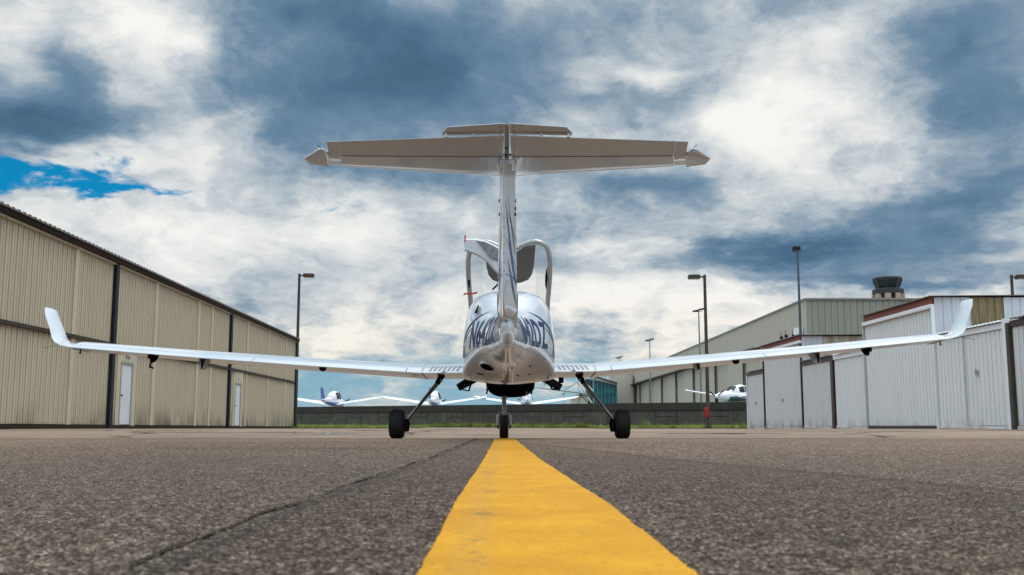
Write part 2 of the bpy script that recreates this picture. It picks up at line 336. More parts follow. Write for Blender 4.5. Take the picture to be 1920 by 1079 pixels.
# ------------------------------------------------------------------ mesh helpers
class MB:
    def __init__(s): s.v = []; s.f = []
    def add(s, vs, fs):
        o = len(s.v); s.v += [tuple(v) for v in vs]; s.f += [tuple(i+o for i in f) for f in fs]; return s
    def box(s, x0, x1, y0, y1, z0, z1):
        return s.add([(x0,y0,z0),(x1,y0,z0),(x1,y1,z0),(x0,y1,z0),(x0,y0,z1),(x1,y0,z1),(x1,y1,z1),(x0,y1,z1)],
                     [(0,3,2,1),(4,5,6,7),(0,1,5,4),(1,2,6,5),(2,3,7,6),(3,0,4,7)])
    def hexa(s, p): return s.add(p, [(0,3,2,1),(4,5,6,7),(0,1,5,4),(1,2,6,5),(2,3,7,6),(3,0,4,7)])
    def rings(s, rs, close=True, caps=True):
        n = len(rs[0]); vs = [v for r in rs for v in r]; fs = []
        for i in range(len(rs)-1):
            for j in range(n if close else n-1):
                k = (j+1) % n
                fs.append((i*n+j, i*n+k, (i+1)*n+k, (i+1)*n+j))
        if caps and close: fs.append(tuple(range(n-1, -1, -1))); fs.append(tuple((len(rs)-1)*n+j for j in range(n)))
        return s.add(vs, fs)
    def tube(s, pts, rad, n=10, flat=None):
        pts = [Vector(p) for p in pts]; rs = []
        if not hasattr(rad, '__len__'): rad = [rad]*len(pts)
        ref = None
        for i, p in enumerate(pts):
            t = (pts[min(i+1, len(pts)-1)]-pts[max(i-1, 0)]).normalized()
            if ref is None: ref = Vector((0, 0, 1)) if abs(t.z) < .9 else Vector((1, 0, 0))
            u = t.cross(ref).normalized(); w = t.cross(u).normalized(); ref = -w if False else ref
            rs.append([p+(u*math.cos(a)+w*math.sin(a)*(flat or 1))*rad[i] for a in [2*math.pi*k/n for k in range(n)]])
        return s.rings(rs)
    def lathe(s, prof, c, axis='X', n=32):
        """prof: (offset along axis, radius)"""
        rs = []
        for o, r in prof:
            ring = []
            for k in range(n):
                a = 2*math.pi*k/n; ca, sa = r*math.cos(a), r*math.sin(a)
                ring.append({'X': (c[0]+o, c[1]+ca, c[2]+sa), 'Y': (c[0]+ca, c[1]+o, c[2]+sa), 'Z': (c[0]+ca, c[1]+sa, c[2]+o)}[axis])
            rs.append(ring)
        return s.rings(rs)
    def plate(s, poly, th):
        """poly: 3D outline, th: thickness vector"""
        th = Vector(th); n = len(poly); a = [Vector(p)-th/2 for p in poly]; b = [Vector(p)+th/2 for p in poly]
        return s.rings([a, b])
    def build(s, name, mat, parent=None, smooth=False, bevel=0.0, angle=35):
        me = bpy.data.meshes.new(name); me.from_pydata(s.v, [], s.f); me.validate()
        bm = bmesh.new(); bm.from_mesh(me); bmesh.ops.recalc_face_normals(bm, faces=bm.faces)
        if bevel: bmesh.ops.bevel(bm, geom=list(bm.edges), offset=bevel, segments=1, affect='EDGES', clamp_overlap=True)
        bm.to_mesh(me); bm.free()
        me.materials.append(mat)
        if smooth:
            me.polygons.foreach_set('use_smooth', [True]*len(me.polygons))
            me.set_sharp_from_angle(angle=R(angle))
        o = bpy.data.objects.new(name, me); C.objects.link(o)
        if parent is not None:
            o.parent = parent; o.matrix_parent_inverse = Matrix.Identity(4)
            w = parent_offset(parent)
            if w.length: me.transform(Matrix.Translation(-w))
        return o
def parent_offset(p):
    w = Vector((0, 0, 0))
    while p is not None: w += Vector(p.location); p = p.parent
    return w
def thing(name, label, cat, loc=(0, 0, 0), group=None):
    o = bpy.data.objects.new(name, None); C.objects.link(o); o.location = loc; o.empty_display_size = .3
    o['label'] = label; o['category'] = cat
    if group: o['group'] = group
    return o
def tag(o, label=None, cat=None, group=None, kind=None):
    for k, v in (('label', label), ('category', cat), ('group', group), ('kind', kind)):
        if v: o[k] = v
    return o
def copy_tree(o, parent=None):
    c = o.copy(); C.objects.link(c)
    if parent is not None: c.parent = parent
    for ch in list(o.children): copy_tree(ch, c)
    return c
def np_mesh(name, verts, nx, ny, mat):
    """regular grid ny rows x nx cols"""
    me = bpy.data.meshes.new(name); me.vertices.add(len(verts)); me.vertices.foreach_set('co', verts.astype(np.float32).ravel())
    i = np.arange(ny-1)[:, None]*nx+np.arange(nx-1)[None, :]
    q = np.stack([i, i+1, i+nx+1, i+nx], -1).reshape(-1, 4)
    me.loops.add(q.size); me.loops.foreach_set('vertex_index', q.ravel().astype(np.int32))
    me.polygons.add(len(q)); me.polygons.foreach_set('loop_start', np.arange(0, q.size, 4, dtype=np.int32))
    try: me.polygons.foreach_set('loop_total', np.full(len(q), 4, dtype=np.int32))
    except Exception: pass
    me.polygons.foreach_set('use_smooth', np.ones(len(q), dtype=bool))
    me.update(calc_edges=True); me.materials.append(mat)
    o = bpy.data.objects.new(name, me); C.objects.link(o); return o

# ------------------------------------------------------------------ ground
GY = np.array([-200, 0.6, 1.0, 1.6, 2.85, 4.4, 8.0, 13.0, 14.7, 15.8, 17.5, 20, 25, 38, 51, 58, 64, 80, 3000])
GZ = np.array([0.0, 0.0, 0.0, .002, -.016, -.036, -.066, -.100, -.140, -.157, -.130, -.095, -.085, -.190, -.300, -.360, -.400, -.400, -.400])
def gz(y): return np.interp(y, GY, GZ)
def hsh(ix, iy, k):
    v = np.sin(ix*127.1+iy*311.7+k*74.7)*43758.5453
    return v-np.floor(v)
def worley(x, y, cell):
    gx = x/cell; gy = y/cell; ix = np.floor(gx); iy = np.floor(gy)
    best = np.full(x.shape, 9.0); hh = np.zeros(x.shape)
    for ax in (-1, 0, 1):
        for ay in (-1, 0, 1):
            cx = ix+ax; cy = iy+ay
            d = (cx+hsh(cx, cy, 1)-gx)**2+(cy+hsh(cx, cy, 2)-gy)**2
            m = d < best; best = np.where(m, d, best); hh = np.where(m, hsh(cx, cy, 3), hh)
    return np.sqrt(best), hh
def relief(x, y):
    d, h = worley(x, y, .0050); d2, h2 = worley(x+5, y+9, .010)
    v = h*.0022*(1-np.clip(d, 0, 1)**2)+h2*.0018*(1-np.clip(d2, 0, 1)**2)
    w = np.clip((y-3.0)/2.0, 0, 1); v = v*(1-w)+w*rng.random(x.shape)**1.5*.0042
    und = .0005*np.sin(x*9+1.3*np.sin(y*5))*np.sin(y*7+x*2)
    return v+und
ys = np.concatenate([np.array([-200, -60, -20, -8, -3, 0]), np.linspace(.6, 30, 60), np.linspace(31, 92, 40)])
xs = np.concatenate([np.linspace(-400, -40, 8), np.linspace(-35, 35, 29), np.linspace(40, 400, 8)])
XX, YY = np.meshgrid(xs, ys); ZZ = gz(YY)
o = np_mesh('tarmac', np.stack([XX, YY, ZZ], -1).reshape(-1, 3), len(xs), len(ys), asph); tag(o, kind='structure')
# near surface with its real stone relief
rows = [.62]
while rows[-1] < 14.2: rows.append(rows[-1]*1.0030)
ys = np.array(rows); us = np.linspace(-.74, .74, 900)
YY = np.repeat(ys[:, None], len(us), 1); XX = us[None, :]*(YY+.12)
fade = np.clip((14.2-YY)/3, 0, 1)*np.clip((.74-np.abs(us))/.04, 0, 1)[None, :]
ZZ = gz(YY)+.0012+.003*fade+relief(XX, YY)*fade
o = np_mesh('tarmac_surface_course', np.stack([XX, YY, ZZ], -1).reshape(-1, 3), len(us), len(ys), asph); tag(o, kind='structure')
# yellow line
rows = [.5]
while rows[-1] < 15.5: rows.append(rows[-1]*(1.0035 if rows[-1] < 14 else 1.01))
ys = np.array(rows); us = np.linspace(-1, 1, 170)
def wob1(y, k): return (np.sin(y*3.1+k)+.6*np.sin(y*7.3+2*k)+.5*np.sin(y*17.7+3*k)+.35*np.sin(y*41+k*5)+.3*np.sin(y*97+k*2))
hwl = .1245+.0007*wob1(ys, 1.0)+.0022*(rng.random(len(ys))-.5); hwr = .1195+.0009*wob1(ys, 4.2)+.0022*(rng.random(len(ys))-.5)
cxl = .051-.0112*ys
YY = np.repeat(ys[:, None], len(us), 1)
XX = np.where(us[None, :] < 0, cxl[:, None]+us[None, :]*hwl[:, None], cxl[:, None]+us[None, :]*hwr[:, None])
fade = np.clip((14.2-YY)/3, 0, 1)
ZZ = gz(YY)+.0012+.003*fade+relief(XX, YY)*fade*.55+.0035
ZZ = np.where(np.abs(us)[None, :] > .999, ZZ-.006, ZZ)
o = np_mesh('taxiway_marking', np.stack([XX, YY, ZZ], -1).reshape(-1, 3), len(us), len(ys), yel); tag(o, kind='structure')
# open crack along the left paving joint
rnd = np.random.default_rng(3); rows = [.7]
while rows[-1] < 15.6: rows.append(rows[-1]*1.0045)
ys = np.array(rows); jit = np.cumsum(rnd.normal(0, .0016, len(ys))); jit -= np.linspace(jit[0], jit[-1], len(ys)); jit = np.clip(jit, -.02, .02)
xc_ = -.315-.010*ys+jit+.006*np.sin(ys*4.1)+.003*np.sin(ys*17)
hw_ = np.clip(.0050+.0045*np.sin(ys*5.3+1)+.003*np.sin(ys*13.7)+rnd.normal(0, .0022, len(ys)), .0004, .014)*np.interp(ys, [.7, 3, 15], [.34, .42, 1.0])
us = np.linspace(-1, 1, 4); YY = np.repeat(ys[:, None], 4, 1); XX = xc_[:, None]+us[None, :]*hw_[:, None]
fade = np.clip((14.2-YY)/3, 0, 1); ZZ = gz(YY)+.0012+.0065*fade+.0010
crackm = paint('crack_shadow_dirt', (.034, .028, .023), .95, var=.2, spec=.0)
o = np_mesh('pavement_crack', np.stack([XX, YY, ZZ], -1).reshape(-1, 3), 4, len(ys), crackm); tag(o, kind='structure')
# retaining wall line
def wy(x): return 84-24*(x+18.4)/32.5
# raised apron behind the wall
m = MB(); xa, xb = -400, 400
f = [(-400, 92), (-23, wy(-23)+.3), (16, wy(16)+.3), (40, 52), (400, 52), (3000, 3000), (-3000, 3000)]
m.add([(x, y, .70) for x, y in f], [tuple(range(len(f)))])
m.add([(x, y, zz) for x, y in f[:5] for zz in (-.6, .7)], [(2*i, 2*i+2, 2*i+3, 2*i+1) for i in range(4)])
tag(m.build('raised_apron', paint('apron_concrete', (.22, .21, .19), .9, var=.1)), kind='structure')
# retaining wall with cap and blocks
rw = thing('retaining_wall', 'long low grey concrete block wall with dark coping behind the aircraft', 'wall', (0, wy(0), -.4))
dirw = Vector((32.5, -24, 0)).normalized(); nrm = Vector((-dirw.y, dirw.x, 0))
if nrm.y > 0: nrm = -nrm
W0 = Vector((-23, wy(-23), 0)); LW = (Vector((15.5, wy(15.5), 0))-W0).length
def wl(s, d, z): return W0+dirw*s+nrm*d+Vector((0, 0, z))
m = MB(); m.hexa([wl(0, -.05, -.5), wl(LW, -.05, -.5), wl(LW, -.4, -.5), wl(0, -.4, -.5), wl(0, -.05, .74), wl(LW, -.05, .74), wl(LW, -.4, .74), wl(0, -.4, .74)])
m.build('wall_core', conc, rw)
m = MB(); s = 0.0; k = 0
while s < LW:
    w = 1.9 if k % 2 == 0 else 1.55; e = min(s+w, LW)
    if k % 2 == 0:
        spl = [(-.5, .74)]
    else:
        spl = [(-.5, .34), (.352, .74)]
    for z0, z1 in spl:
        d = .0+random.uniform(-.008, .012)
        m.hexa([wl(s+.02, d, z0), wl(e-.02, d, z0), wl(e-.02, -.06, z0), wl(s+.02, -.06, z0), wl(s+.02, d, z1-.03), wl(e-.02, d, z1-.03), wl(e-.02, -.06, z1-.03), wl(s+.02, -.06, z1-.03)])
    s += w; k += 1
tag(m.build('block_course', conc, rw), kind=None)
m = MB(); s = 0
while s < LW:
    e = min(s+2.9, LW)
    m.hexa([wl(s+.008, .07, .745), wl(e-.008, .07, .745), wl(e-.008, -.45, .745), wl(s+.008, -.45, .745), wl(s+.008, .07, 1.21), wl(e-.008, .07, 1.21), wl(e-.008, -.45, 1.21), wl(s+.008, -.45, 1.21)])
    s += 2.9
m.build('coping', conccap, rw)
# grass verge: soil sheet + blades
m = MB()
def verge(x0, x1, fr):
    n = 24; vs = []
    for i in range(n+1):
        x = x0+(x1-x0)*i/n; y0 = fr(x); y1 = wy(x)-.02
        vs += [(x, y0, gz(y0)+.004+.03), (x, y1, gz(y1)+.05)]
    m.add(vs, [(2*i, 2*i+2, 2*i+3, 2*i+1) for i in range(n)])
def fl(x): return 62 if x < -7.2 else wy(x)-1.0
def frf(x): return 57.0+.25*math.sin(x*1.7)
def fmid(x): return wy(x)-.9-.3*math.sin(x*.9)
verge(-20, -6.1, lambda x: 62.5+.3*math.sin(x*2)+max(0, (x+7.2))*6); verge(-6.1, 5.2, fmid); verge(5.2, 15, lambda x: 57.2+.2*math.sin(x*1.7) if x > 5.6 else 60)
bl = MB()
tries = 0
while len(bl.f) < 30000 and tries < 200000:
    tries += 1
    x = random.uniform(-20, 14.6)
    if -6.1 < x < 5.2:
        y0 = fmid(x)
        if random.random() < .35: continue
    elif x <= -6.1: y0 = 62.5+.3*math.sin(x*2)+max(0, (x+7.2))*6
    else: y0 = 57.3
    y1 = wy(x)
    t = random.random()
    y = y0+(y1-y0)*t
    if y >= y1: continue
    near = max(0, 1-(y1-y)/1.0)
    h = random.uniform(.07, .19)+random.uniform(0, .42)*near*(.5+.5*math.sin(x*3.1)**2)+(.05*random.random() if abs(x-12) < 3 else 0)
    w = random.uniform(.014, .03); a = random.uniform(0, 6.28); lx, ly = random.gauss(0, .35)*h, random.gauss(0, .35)*h
    z = float(gz(y))+.03; ca, sa = math.cos(a)*w, math.sin(a)*w
    bl.add([(x-ca, y-sa, z), (x+ca, y+sa, z), (x+lx, y+ly, z+h)], [(0, 1, 2)])
so = m.build('verge_soil', grasss); tag(so, kind='structure')
go = bl.build('grass', grassm); tag(go, 'green grass tufts growing along the foot of the concrete wall', 'grass', kind='stuff')
# one taller weed by the wall
wc = P(1211, 797, 58.6); wt = thing('weed', 'bushy green weed standing taller than the grass beside the right wheel', 'plant', (wc.x, 58.6, -.36))
m = MB()
for i in range(700):
    a = random.uniform(0, 6.28); rr = random.random()**.5*.42; h = random.uniform(.08, .62)*(1-rr/.55)
    x, y = wc.x+rr*math.cos(a), 58.6+rr*math.sin(a)*.6; z = -.36+h; s = random.uniform(.02, .045); b = random.uniform(0, 6.28)
    m.add([(x, y, z-s*.3), (x+s*math.cos(b), y+s*math.sin(b), z+s*.2), (x+s*1.2*math.cos(b+.5), y+s*.9*math.sin(b+.5), z+s*.9)], [(0, 1, 2)])
m.build('leaves', grassm, wt)
m = MB()
for i in range(7):
    a = i*.9; m.tube([(wc.x, 58.6, -.37), (wc.x+.15*math.cos(a), 58.6+.1*math.sin(a), -.1), (wc.x+.25*math.cos(a), 58.6+.15*math.sin(a), .1)], [.012, .009, .004], 5)
m.build('stem', grassm, wt)
# puddles
def puddle(px0, px1, py, Yc, depth, seed):
    rnd = random.Random(seed); a = P(px0, py, Yc).x; b = P(px1, py, Yc).x; n = 40; top = []; bot = []
    for i in range(n+1):
        t = i/n; x = a+(b-a)*t; env = math.sin(math.pi*t)**.5
        top.append((x, Yc+depth*env*(.5+.35*math.sin(t*17+seed)+.15*rnd.random()), 0)); bot.append((x, Yc-depth*env*(.4+.3*math.sin(t*11+2*seed)+.2*rnd.random()), 0))
    m = MB(); poly = bot+top[::-1]; m.add([(x, y, max(float(gz(y)), float(gz(Yc)))+.004) for x, y, z in poly], [(i, i+1, 2*n+1-i-1, 2*n+1-i) for i in range(n)])
    o = m.build('puddle', water); tag(o, kind='structure'); return o
puddle(545, 690, 815, 18.4, .28, 1); puddle(60, 420, 811, 21.5, .35, 2); puddle(250, 640, 815, 19.6, .22, 3); puddle(600, 780, 811, 21.5, .3, 7)
puddle(1230, 1480, 816, 18.6, .28, 4); puddle(1400, 1560, 812, 21.8, .2, 5); puddle(1620, 1840, 814, 20.8, .18, 6)
# ------------------------------------------------------------------ ribbed cladding
def ribbed(m, p0, p1, z0, z1, pitch, depth, out, rib=.3):
    """wall skin from p0 to p1 (xy), z0/z1 = floats or functions of t; trapezoid ribs standing out along 'out'"""
    p0 = Vector((*p0, 0)); p1 = Vector((*p1, 0)); L = (p1-p0).length; d = (p1-p0)/L; o = Vector((*out, 0)).normalized()
    n = max(1, round(L/pitch)); pt = L/n; prof = []
    for i in range(n):
        s = i*pt
        prof += [(s, 0), (s+pt*.40, 0), (s+pt*.43, depth*.35), (s+pt*.55, depth*.35), (s+pt*.58, 0), (s+pt*.80, 0), (s+pt*.83, -depth), (s+pt*.97, -depth)]
    prof.append((L, 0)); vs = []
    for s, h in prof:
        q = p0+d*s+o*h; t = s/L
        a = z0(t) if callable(z0) else z0; b = z1(t) if callable(z1) else z1
        vs += [(q.x, q.y, a), (q.x, q.y, b)]
    m.add(vs, [(2*i, 2*i+2, 2*i+3, 2*i+1) for i in range(len(prof)-1)])
    return m

# ------------------------------------------------------------------ left hangar
def hx(y): return -11.54-.0353*y
YN, YF = 14.0, 63.5
LH = thing('tan_hangar', 'long tan ribbed metal hangar with brown roof on the left of the apron', 'hangar', (hx(38), 38, -.2))
bays = [(YN, 16.2), (16.2, 31.4), (31.4, 46.4), (46.4, YF)]
RAIL = 2.50; EAVE = 5.04
def base(y): return float(gz(y))
m = MB(); 
# solid body behind skins
m.hexa([(hx(YN)-.12, YN, -.9), (hx(YF)-.12, YF-.05, -.9), (hx(YF)-22, YF-.05, -.9), (hx(YN)-22, YN, -.9), (hx(YN)-.12, YN, EAVE+.12), (hx(YF)-.12, YF-.05, EAVE+.12), (hx(YF)-22, YF-.05, EAVE+.12), (hx(YN)-22, YN, EAVE+.12)])
m.build('wall', tan, LH)
doors = [(32.35, .93), (47.75, .93)]
trims = [21.6, 28.3, 35.5, 41.0, 43.1, 49.9, 55.0, 60.0]

for a, b in bays:
    cuts = sorted([a+.14, b-.14]+[t for t in trims if a < t < b])
    for i in range(len(cuts)-1):
        y0, y1 = cuts[i], cuts[i+1]; up = MB()
        ribbed(up, (hx(y0), y0), (hx(y1), y1), RAIL+.06, EAVE, .30, .05, (1, 0)); up.build('upper_cladding', tan, LH)
        # lower skin, leaving the door opening
        segs = [(y0, y1)]
        for dy0, dw in doors:
            ns = []
            for s0, s1 in segs:
                if s0 < dy0+dw+.35 and s1 > dy0-.35:
                    if dy0-.35 > s0+.05: ns.append((s0, dy0-.35))
                    if dy0+dw+.35 < s1-.05: ns.append((dy0+dw+.35, s1))
                else: ns.append((s0, s1))
            segs = ns
        for s0, s1 in segs:
            lo = MB(); ribbed(lo, (hx(s0), s0), (hx(s1), s1), lambda t, s0=s0, s1=s1: base(s0+(s1-s0)*t)+.13, RAIL-.05, .30, .045, (1, 0)); lo.build('lower_cladding', tan, LH)
    for t in trims:
        if a < t < b:
            for z0, z1 in ((base(t)+.1, RAIL-.05), (RAIL+.06, EAVE)):
                tr = MB(); tr.hexa([(hx(t)+.05, t-.13, z0), (hx(t)+.05, t+.13, z0), (hx(t)-.1, t+.13, z0), (hx(t)-.1, t-.13, z0), (hx(t)+.05, t-.13, z1), (hx(t)+.05, t+.13, z1), (hx(t)-.1, t+.13, z1), (hx(t)-.1, t-.13, z1)]); tr.build('panel_trim', tanlight, LH)
for yb in (16.2, 31.4, 46.4, YF-.12):
    MB().box(hx(yb)-.1, hx(yb)+.12, yb-.14, yb+.10, base(yb)-.05, EAVE+.02).build('post', darkpost, LH, bevel=.01)
m = MB()
for a, b in bays:
    a2, b2 = a+.16, b-.16
    m.hexa([(hx(a2)+.10, a2, RAIL-.055), (hx(b2)+.10, b2, RAIL-.055), (hx(b2)-.05, b2, RAIL-.055), (hx(a2)-.05, a2, RAIL-.055), (hx(a2)+.06, a2, RAIL+.055), (hx(b2)+.06, b2, RAIL+.055), (hx(b2)-.05, b2, RAIL+.055), (hx(a2)-.05, a2, RAIL+.055)])
m.build('door_rail', brownd, LH)
m = MB()
for i in range(20):
    a = YN+(YF-YN)*i/20; b = YN+(YF-YN)*(i+1)/20
    m.hexa([(hx(a)+.07, a, base(a)-.05), (hx(b)+.07, b, base(b)-.05), (hx(b)-.1, b, base(b)-.05), (hx(a)-.1, a, base(a)-.05), (hx(a)+.07, a, base(a)+.12), (hx(b)+.07, b, base(b)+.12), (hx(b)-.1, b, base(b)+.12), (hx(a)-.1, a, base(a)+.12)])
m.build('base_strip', brownd, LH)
m = MB(); e0, e1 = YN-.3, YF+.25      # pale flashing, gutter, roof
m.hexa([(hx(e0)+.09, e0, EAVE-.02), (hx(e1)+.09, e1, EAVE-.02), (hx(e1)-.1, e1, EAVE-.02), (hx(e0)-.1, e0, EAVE-.02), (hx(e0)+.09, e0, EAVE+.035), (hx(e1)+.09, e1, EAVE+.035), (hx(e1)-.1, e1, EAVE+.035), (hx(e0)-.1, e0, EAVE+.035)])
m.build('flashing', tanlight, LH)
m = MB(); m.hexa([(hx(e0)+.16, e0, EAVE+.04), (hx(e1)+.16, e1, EAVE+.04), (hx(e1)-.1, e1, EAVE+.04), (hx(e0)-.1, e0, EAVE+.04), (hx(e0)+.20, e0, EAVE+.165), (hx(e1)+.20, e1, EAVE+.165), (hx(e1)-.1, e1, EAVE+.165), (hx(e0)-.1, e0, EAVE+.165)])
m.build('gutter', brownd, LH)
m = MB(); n = int((e1-e0)/.30); prof = []
for i in range(n):
    y = e0+i*.30; prof += [(y, 0), (y+.15, 0), (y+.185, .06), (y+.265, .06)]
prof.append((e0+n*.30, 0)); vs = []
for y, h in prof: vs += [(hx(y)+.24, y, EAVE+.185+h), (hx(y)-11, y, EAVE+1.35+h), (hx(y)+.24, y, EAVE+.168)]
m.add(vs, [(3*i, 3*i+3, 3*i+4, 3*i+1) for i in range(len(prof)-1)]+[(3*i+2, 3*i+5, 3*i+3, 3*i) for i in range(len(prof)-1)])
m.build('roof', brown, LH)
for i, (dy0, dw) in enumerate(doors):
    x = hx(dy0+dw/2); b0 = base(dy0)+.07
    m = MB()     # surround panel + frame
    m.box(x-.11, x+.045, dy0-.35, dy0-.06, b0+.0, RAIL-.06); m.box(x-.11, x+.045, dy0+dw+.06, dy0+dw+.35, b0, RAIL-.06); m.box(x-.11, x+.045, dy0-.06, dy0+dw+.06, b0+2.10, RAIL-.06)
    m.build('door_surround', tanlight, LH)
    d = MB().box(x-.10, x+.02, dy0, dy0+dw, b0+.06, b0+2.03).build('door', doorw, LH, bevel=.006)
    fr = MB().box(x-.1, x+.06, dy0-.055, dy0-.002, b0, b0+2.03).box(x-.1, x+.06, dy0+dw+.002, dy0+dw+.055, b0, b0+2.03).box(x-.1, x+.06, dy0-.055, dy0+dw+.055, b0+2.034, b0+2.09).build('frame', trimgrey, d)
    MB().lathe([(0, .03), (.05, .03), (.055, .0)], (x+.02, dy0+.09, b0+1.0), 'X', 10).build('handle', black, d)
    m = MB(); cy = dy0+dw/2; zz = b0+2.19                        # small painted bay number above the door
    if i == 0:
        for o in (-.10, .10):
            m = MB(); m.box(x+.046, x+.05, cy+o-.05, cy+o-.02, zz, zz+.13).box(x+.046, x+.05, cy+o+.02, cy+o+.05, zz, zz+.13).box(x+.046, x+.05, cy+o-.019, cy+o+.019, zz+.10, zz+.13)
            if o < 0: m.build('bay_number', brownd, LH)
    else: m.box(x+.046, x+.05, cy-.05, cy+.05, zz+.11, zz+.14).box(x+.046, x+.05, cy+.01, cy+.05, zz, zz+.109)
    m.build('bay_number', brownd, LH)

# ------------------------------------------------------------------ right T-hangars
RX = 12.0
TH = thing('white_hangar_row', 'row of low white corrugated T-hangars with stepped fronts on the right', 'hangar', (RX, 36, -.2))
LOW, TALL = 2.36, 3.30
def blk(y0, y1, h, bmat, deep=9, roofm=None, top=None):
    MB().box(RX+.10, RX+deep, y0+.003, y1-.003, -.6, h).build('wall', bmat, TH)
bd = [  # y0,y1,type,mat
    (47.5, 50.9, 'low', shedg), (41.3, 47.5, 'tall', shedg), (37.45, 41.3, 'low', shedg),
    (33.8, 37.15, 'low', shedw), (28.2, 33.8, 'tall', shedw), (24.2, 28.2, 'low', shedw), (19.5, 23.85, 'low', shedg)]
for y0, y1, ty, mt in bd:
    h = LOW if ty == 'low' else TALL
    hb = h+(.25 if ty == 'tall' else .16)
    MB().box(RX+.12, RX+(10 if ty == 'low' else 9.6), y0+.004, y1-.004, -.6, hb-.02).build('wall', shedw if ty == 'tall' else mt, TH)
    pitch = .19 if y0 > 37.3 else .235
    m = MB(); ribbed(m, (RX, y0+.05), (RX, y1-.05), lambda t, y0=y0, y1=y1: base(y0+(y1-y0)*t)+.09, h-.02, pitch, .045, (-1, 0))
    m.build('door_panel', mt, TH)
    MB().box(RX-.025, RX+.12, y0+.03, y1-.03, base((y0+y1)/2)+.0, base((y0+y1)/2)+.085).build('bottom_rail', shedw if not (ty == 'tall' and y0 < 30) else darkrec, TH)
    if ty == 'tall':
        MB().box(RX-.02, RX+.12, y0+.02, y1-.02, h+.12, h+.32).build('fascia', fascia, TH)
        MB().box(RX-.09, RX+.11, y0, y1, h-.01, h+.115).build('gutter', white2, TH, bevel=.015)
        m = MB(); n = int((y1-y0+.3)/.2); prof = []
        for i in range(n):
            y = y0-.15+i*.2; prof += [(y, 0), (y+.1, 0), (y+.12, .03), (y+.18, .03)]
        vs = []
        for y, q in prof: vs += [(RX-.12, y, h+.325+q), (RX+9.8, y, h+.40+q), (RX-.12, y, h+.318)]
        m.add(vs, [(3*i, 3*i+3, 3*i+4, 3*i+1) for i in range(len(prof)-1)]+[(3*i+2, 3*i+5, 3*i+3, 3*i) for i in range(len(prof)-1)])
        m.build('roof', brown, TH)
        # wall seen above the low roof, facing the camera
        if y0 < 30:
            secs = [(RX+.02, RX+1.05, shedb), (RX+1.05, RX+2.0, fibre), (RX+2.0, RX+9.5, shedb)]
        else:
            secs = [(RX+.02, RX+.9, shedb), (RX+.9, RX+9.5, rusty)]
        for xa, xb, mm in secs:
            m = MB(); ribbed(m, (xa, y0-.035), (xb-.003, y0-.035), 2.0, h+.30, .24, .02, (0, -1), .2)
            m.build('end_cladding', mm, TH)
    else:
        fm = white2 if mt is shedw else maroon
        MB().box(RX-.04, RX+.115, y0, y1, h-.01, h+.14).build('fascia', fm, TH)
        m = MB(); n = int((y1-y0)/.2); vs = []; prof = []
        for i in range(n):
            y = y0+.01+i*.2; prof += [(y, 0), (y+.1, 0), (y+.12, .03), (y+.18, .03)]
        for y, q in prof: vs += [(RX-.10, y, h+.165+q), (RX+9.8, y, h+.26+q), (RX-.10, y, h+.150)]
        m.add(vs, [(3*i, 3*i+3, 3*i+4, 3*i+1) for i in range(len(prof)-1)]+[(3*i+2, 3*i+5, 3*i+3, 3*i) for i in range(len(prof)-1)])
        m.build('roof', brown if mt is shedg else white2, TH)
for y, mm, w, h in ((37.3, maroon, .14, LOW+.1), (24.10, white2, .075, LOW+.22), (23.94, darkrec, .07, LOW+.1), (41.3, maroon, .03, TALL), (47.5, maroon, .03, TALL), (33.8, shedb, .03, TALL), (28.2, white2, .03, TALL+.1), (50.92, white2, .04, LOW)):
    MB().box(RX-.07, RX+.13, y-w, y+w, base(y)-.05, h).build('post', mm, TH)
for y, z in ((49.1, .95), (44.3, 1.0), (25.7, 1.35)):
    m = MB().box(RX-.07, RX-.03, y-.05, y+.05, z-.06, z+.06); m.tube([(RX-.05, y, z+.05), (RX-.09, y, z+.12), (RX-.05, y, z+.16)], .012, 6); m.build('handle', steel, TH)
for yy in (26.4,):    # overlapping sheet joints
    MB().box(RX-.045, RX+.01, yy-.02, yy+.02, base(yy)+.1, (TALL if yy > 28.2 and yy < 34 else LOW)-.03).build('sheet_joint', shedb, TH)
MB().box(RX+2, RX+10, 19.4, 19.6, -.5, LOW).build('end_wall', shedw, TH)

# ------------------------------------------------------------------ big hangar beyond
BH = thing('large_hangar', 'huge beige and green-grey metal hangar with sliding doors beyond the wall', 'hangar', (28, 150, .7))
def bx(y): return 27.35+.009*y
HT = 11.6; HD = 8.45
ztop = P(1515, 562, 95).z
HT = ztop
m = MB(); ribbed(m, (bx(95), 95), (bx(257), 257), HD, HT, .9, .05, (-1, 0), .25); m.build('upper_facade', biggrey, BH)
m = MB(); ribbed(m, (bx(95), 95), (bx(105), 105), .7, HD, .9, .05, (-1, 0), .25); m.build('facade_pier', biggrey, BH)
m = MB(); ribbed(m, (bx(95), 95), (110, 95), .7, HT, .62, .06, (0, -1), .25); m.build('end_wall', biggreen, BH)
m = MB(); m.hexa([(bx(95)+.06, 95.08, HT-.05), (110, 95.08, HT-.05), (110, 257, HT-.05), (bx(257)+.06, 257, HT-.05), (bx(95)+.06, 95.08, HT), (110, 95.08, HT), (110, 257, HT), (bx(257)+.06, 257, HT)]); m.build('roof', biggrey, BH)
MB().box(bx(95)-.12, 110, 94.82, 95.0, HT-.02, HT+.13).build('parapet_trim', mastl, BH)
m = MB(); m.hexa([(bx(95)-.16, 95, HT-.02), (bx(95)+.04, 95, HT-.02), (bx(257)+.04, 257, HT-.02), (bx(257)-.16, 257, HT-.02), (bx(95)-.16, 95, HT+.13), (bx(95)+.04, 95, HT+.13), (bx(257)+.04, 257, HT+.13), (bx(257)-.16, 257, HT+.13)]); m.build('roof_edge', mastl, BH)
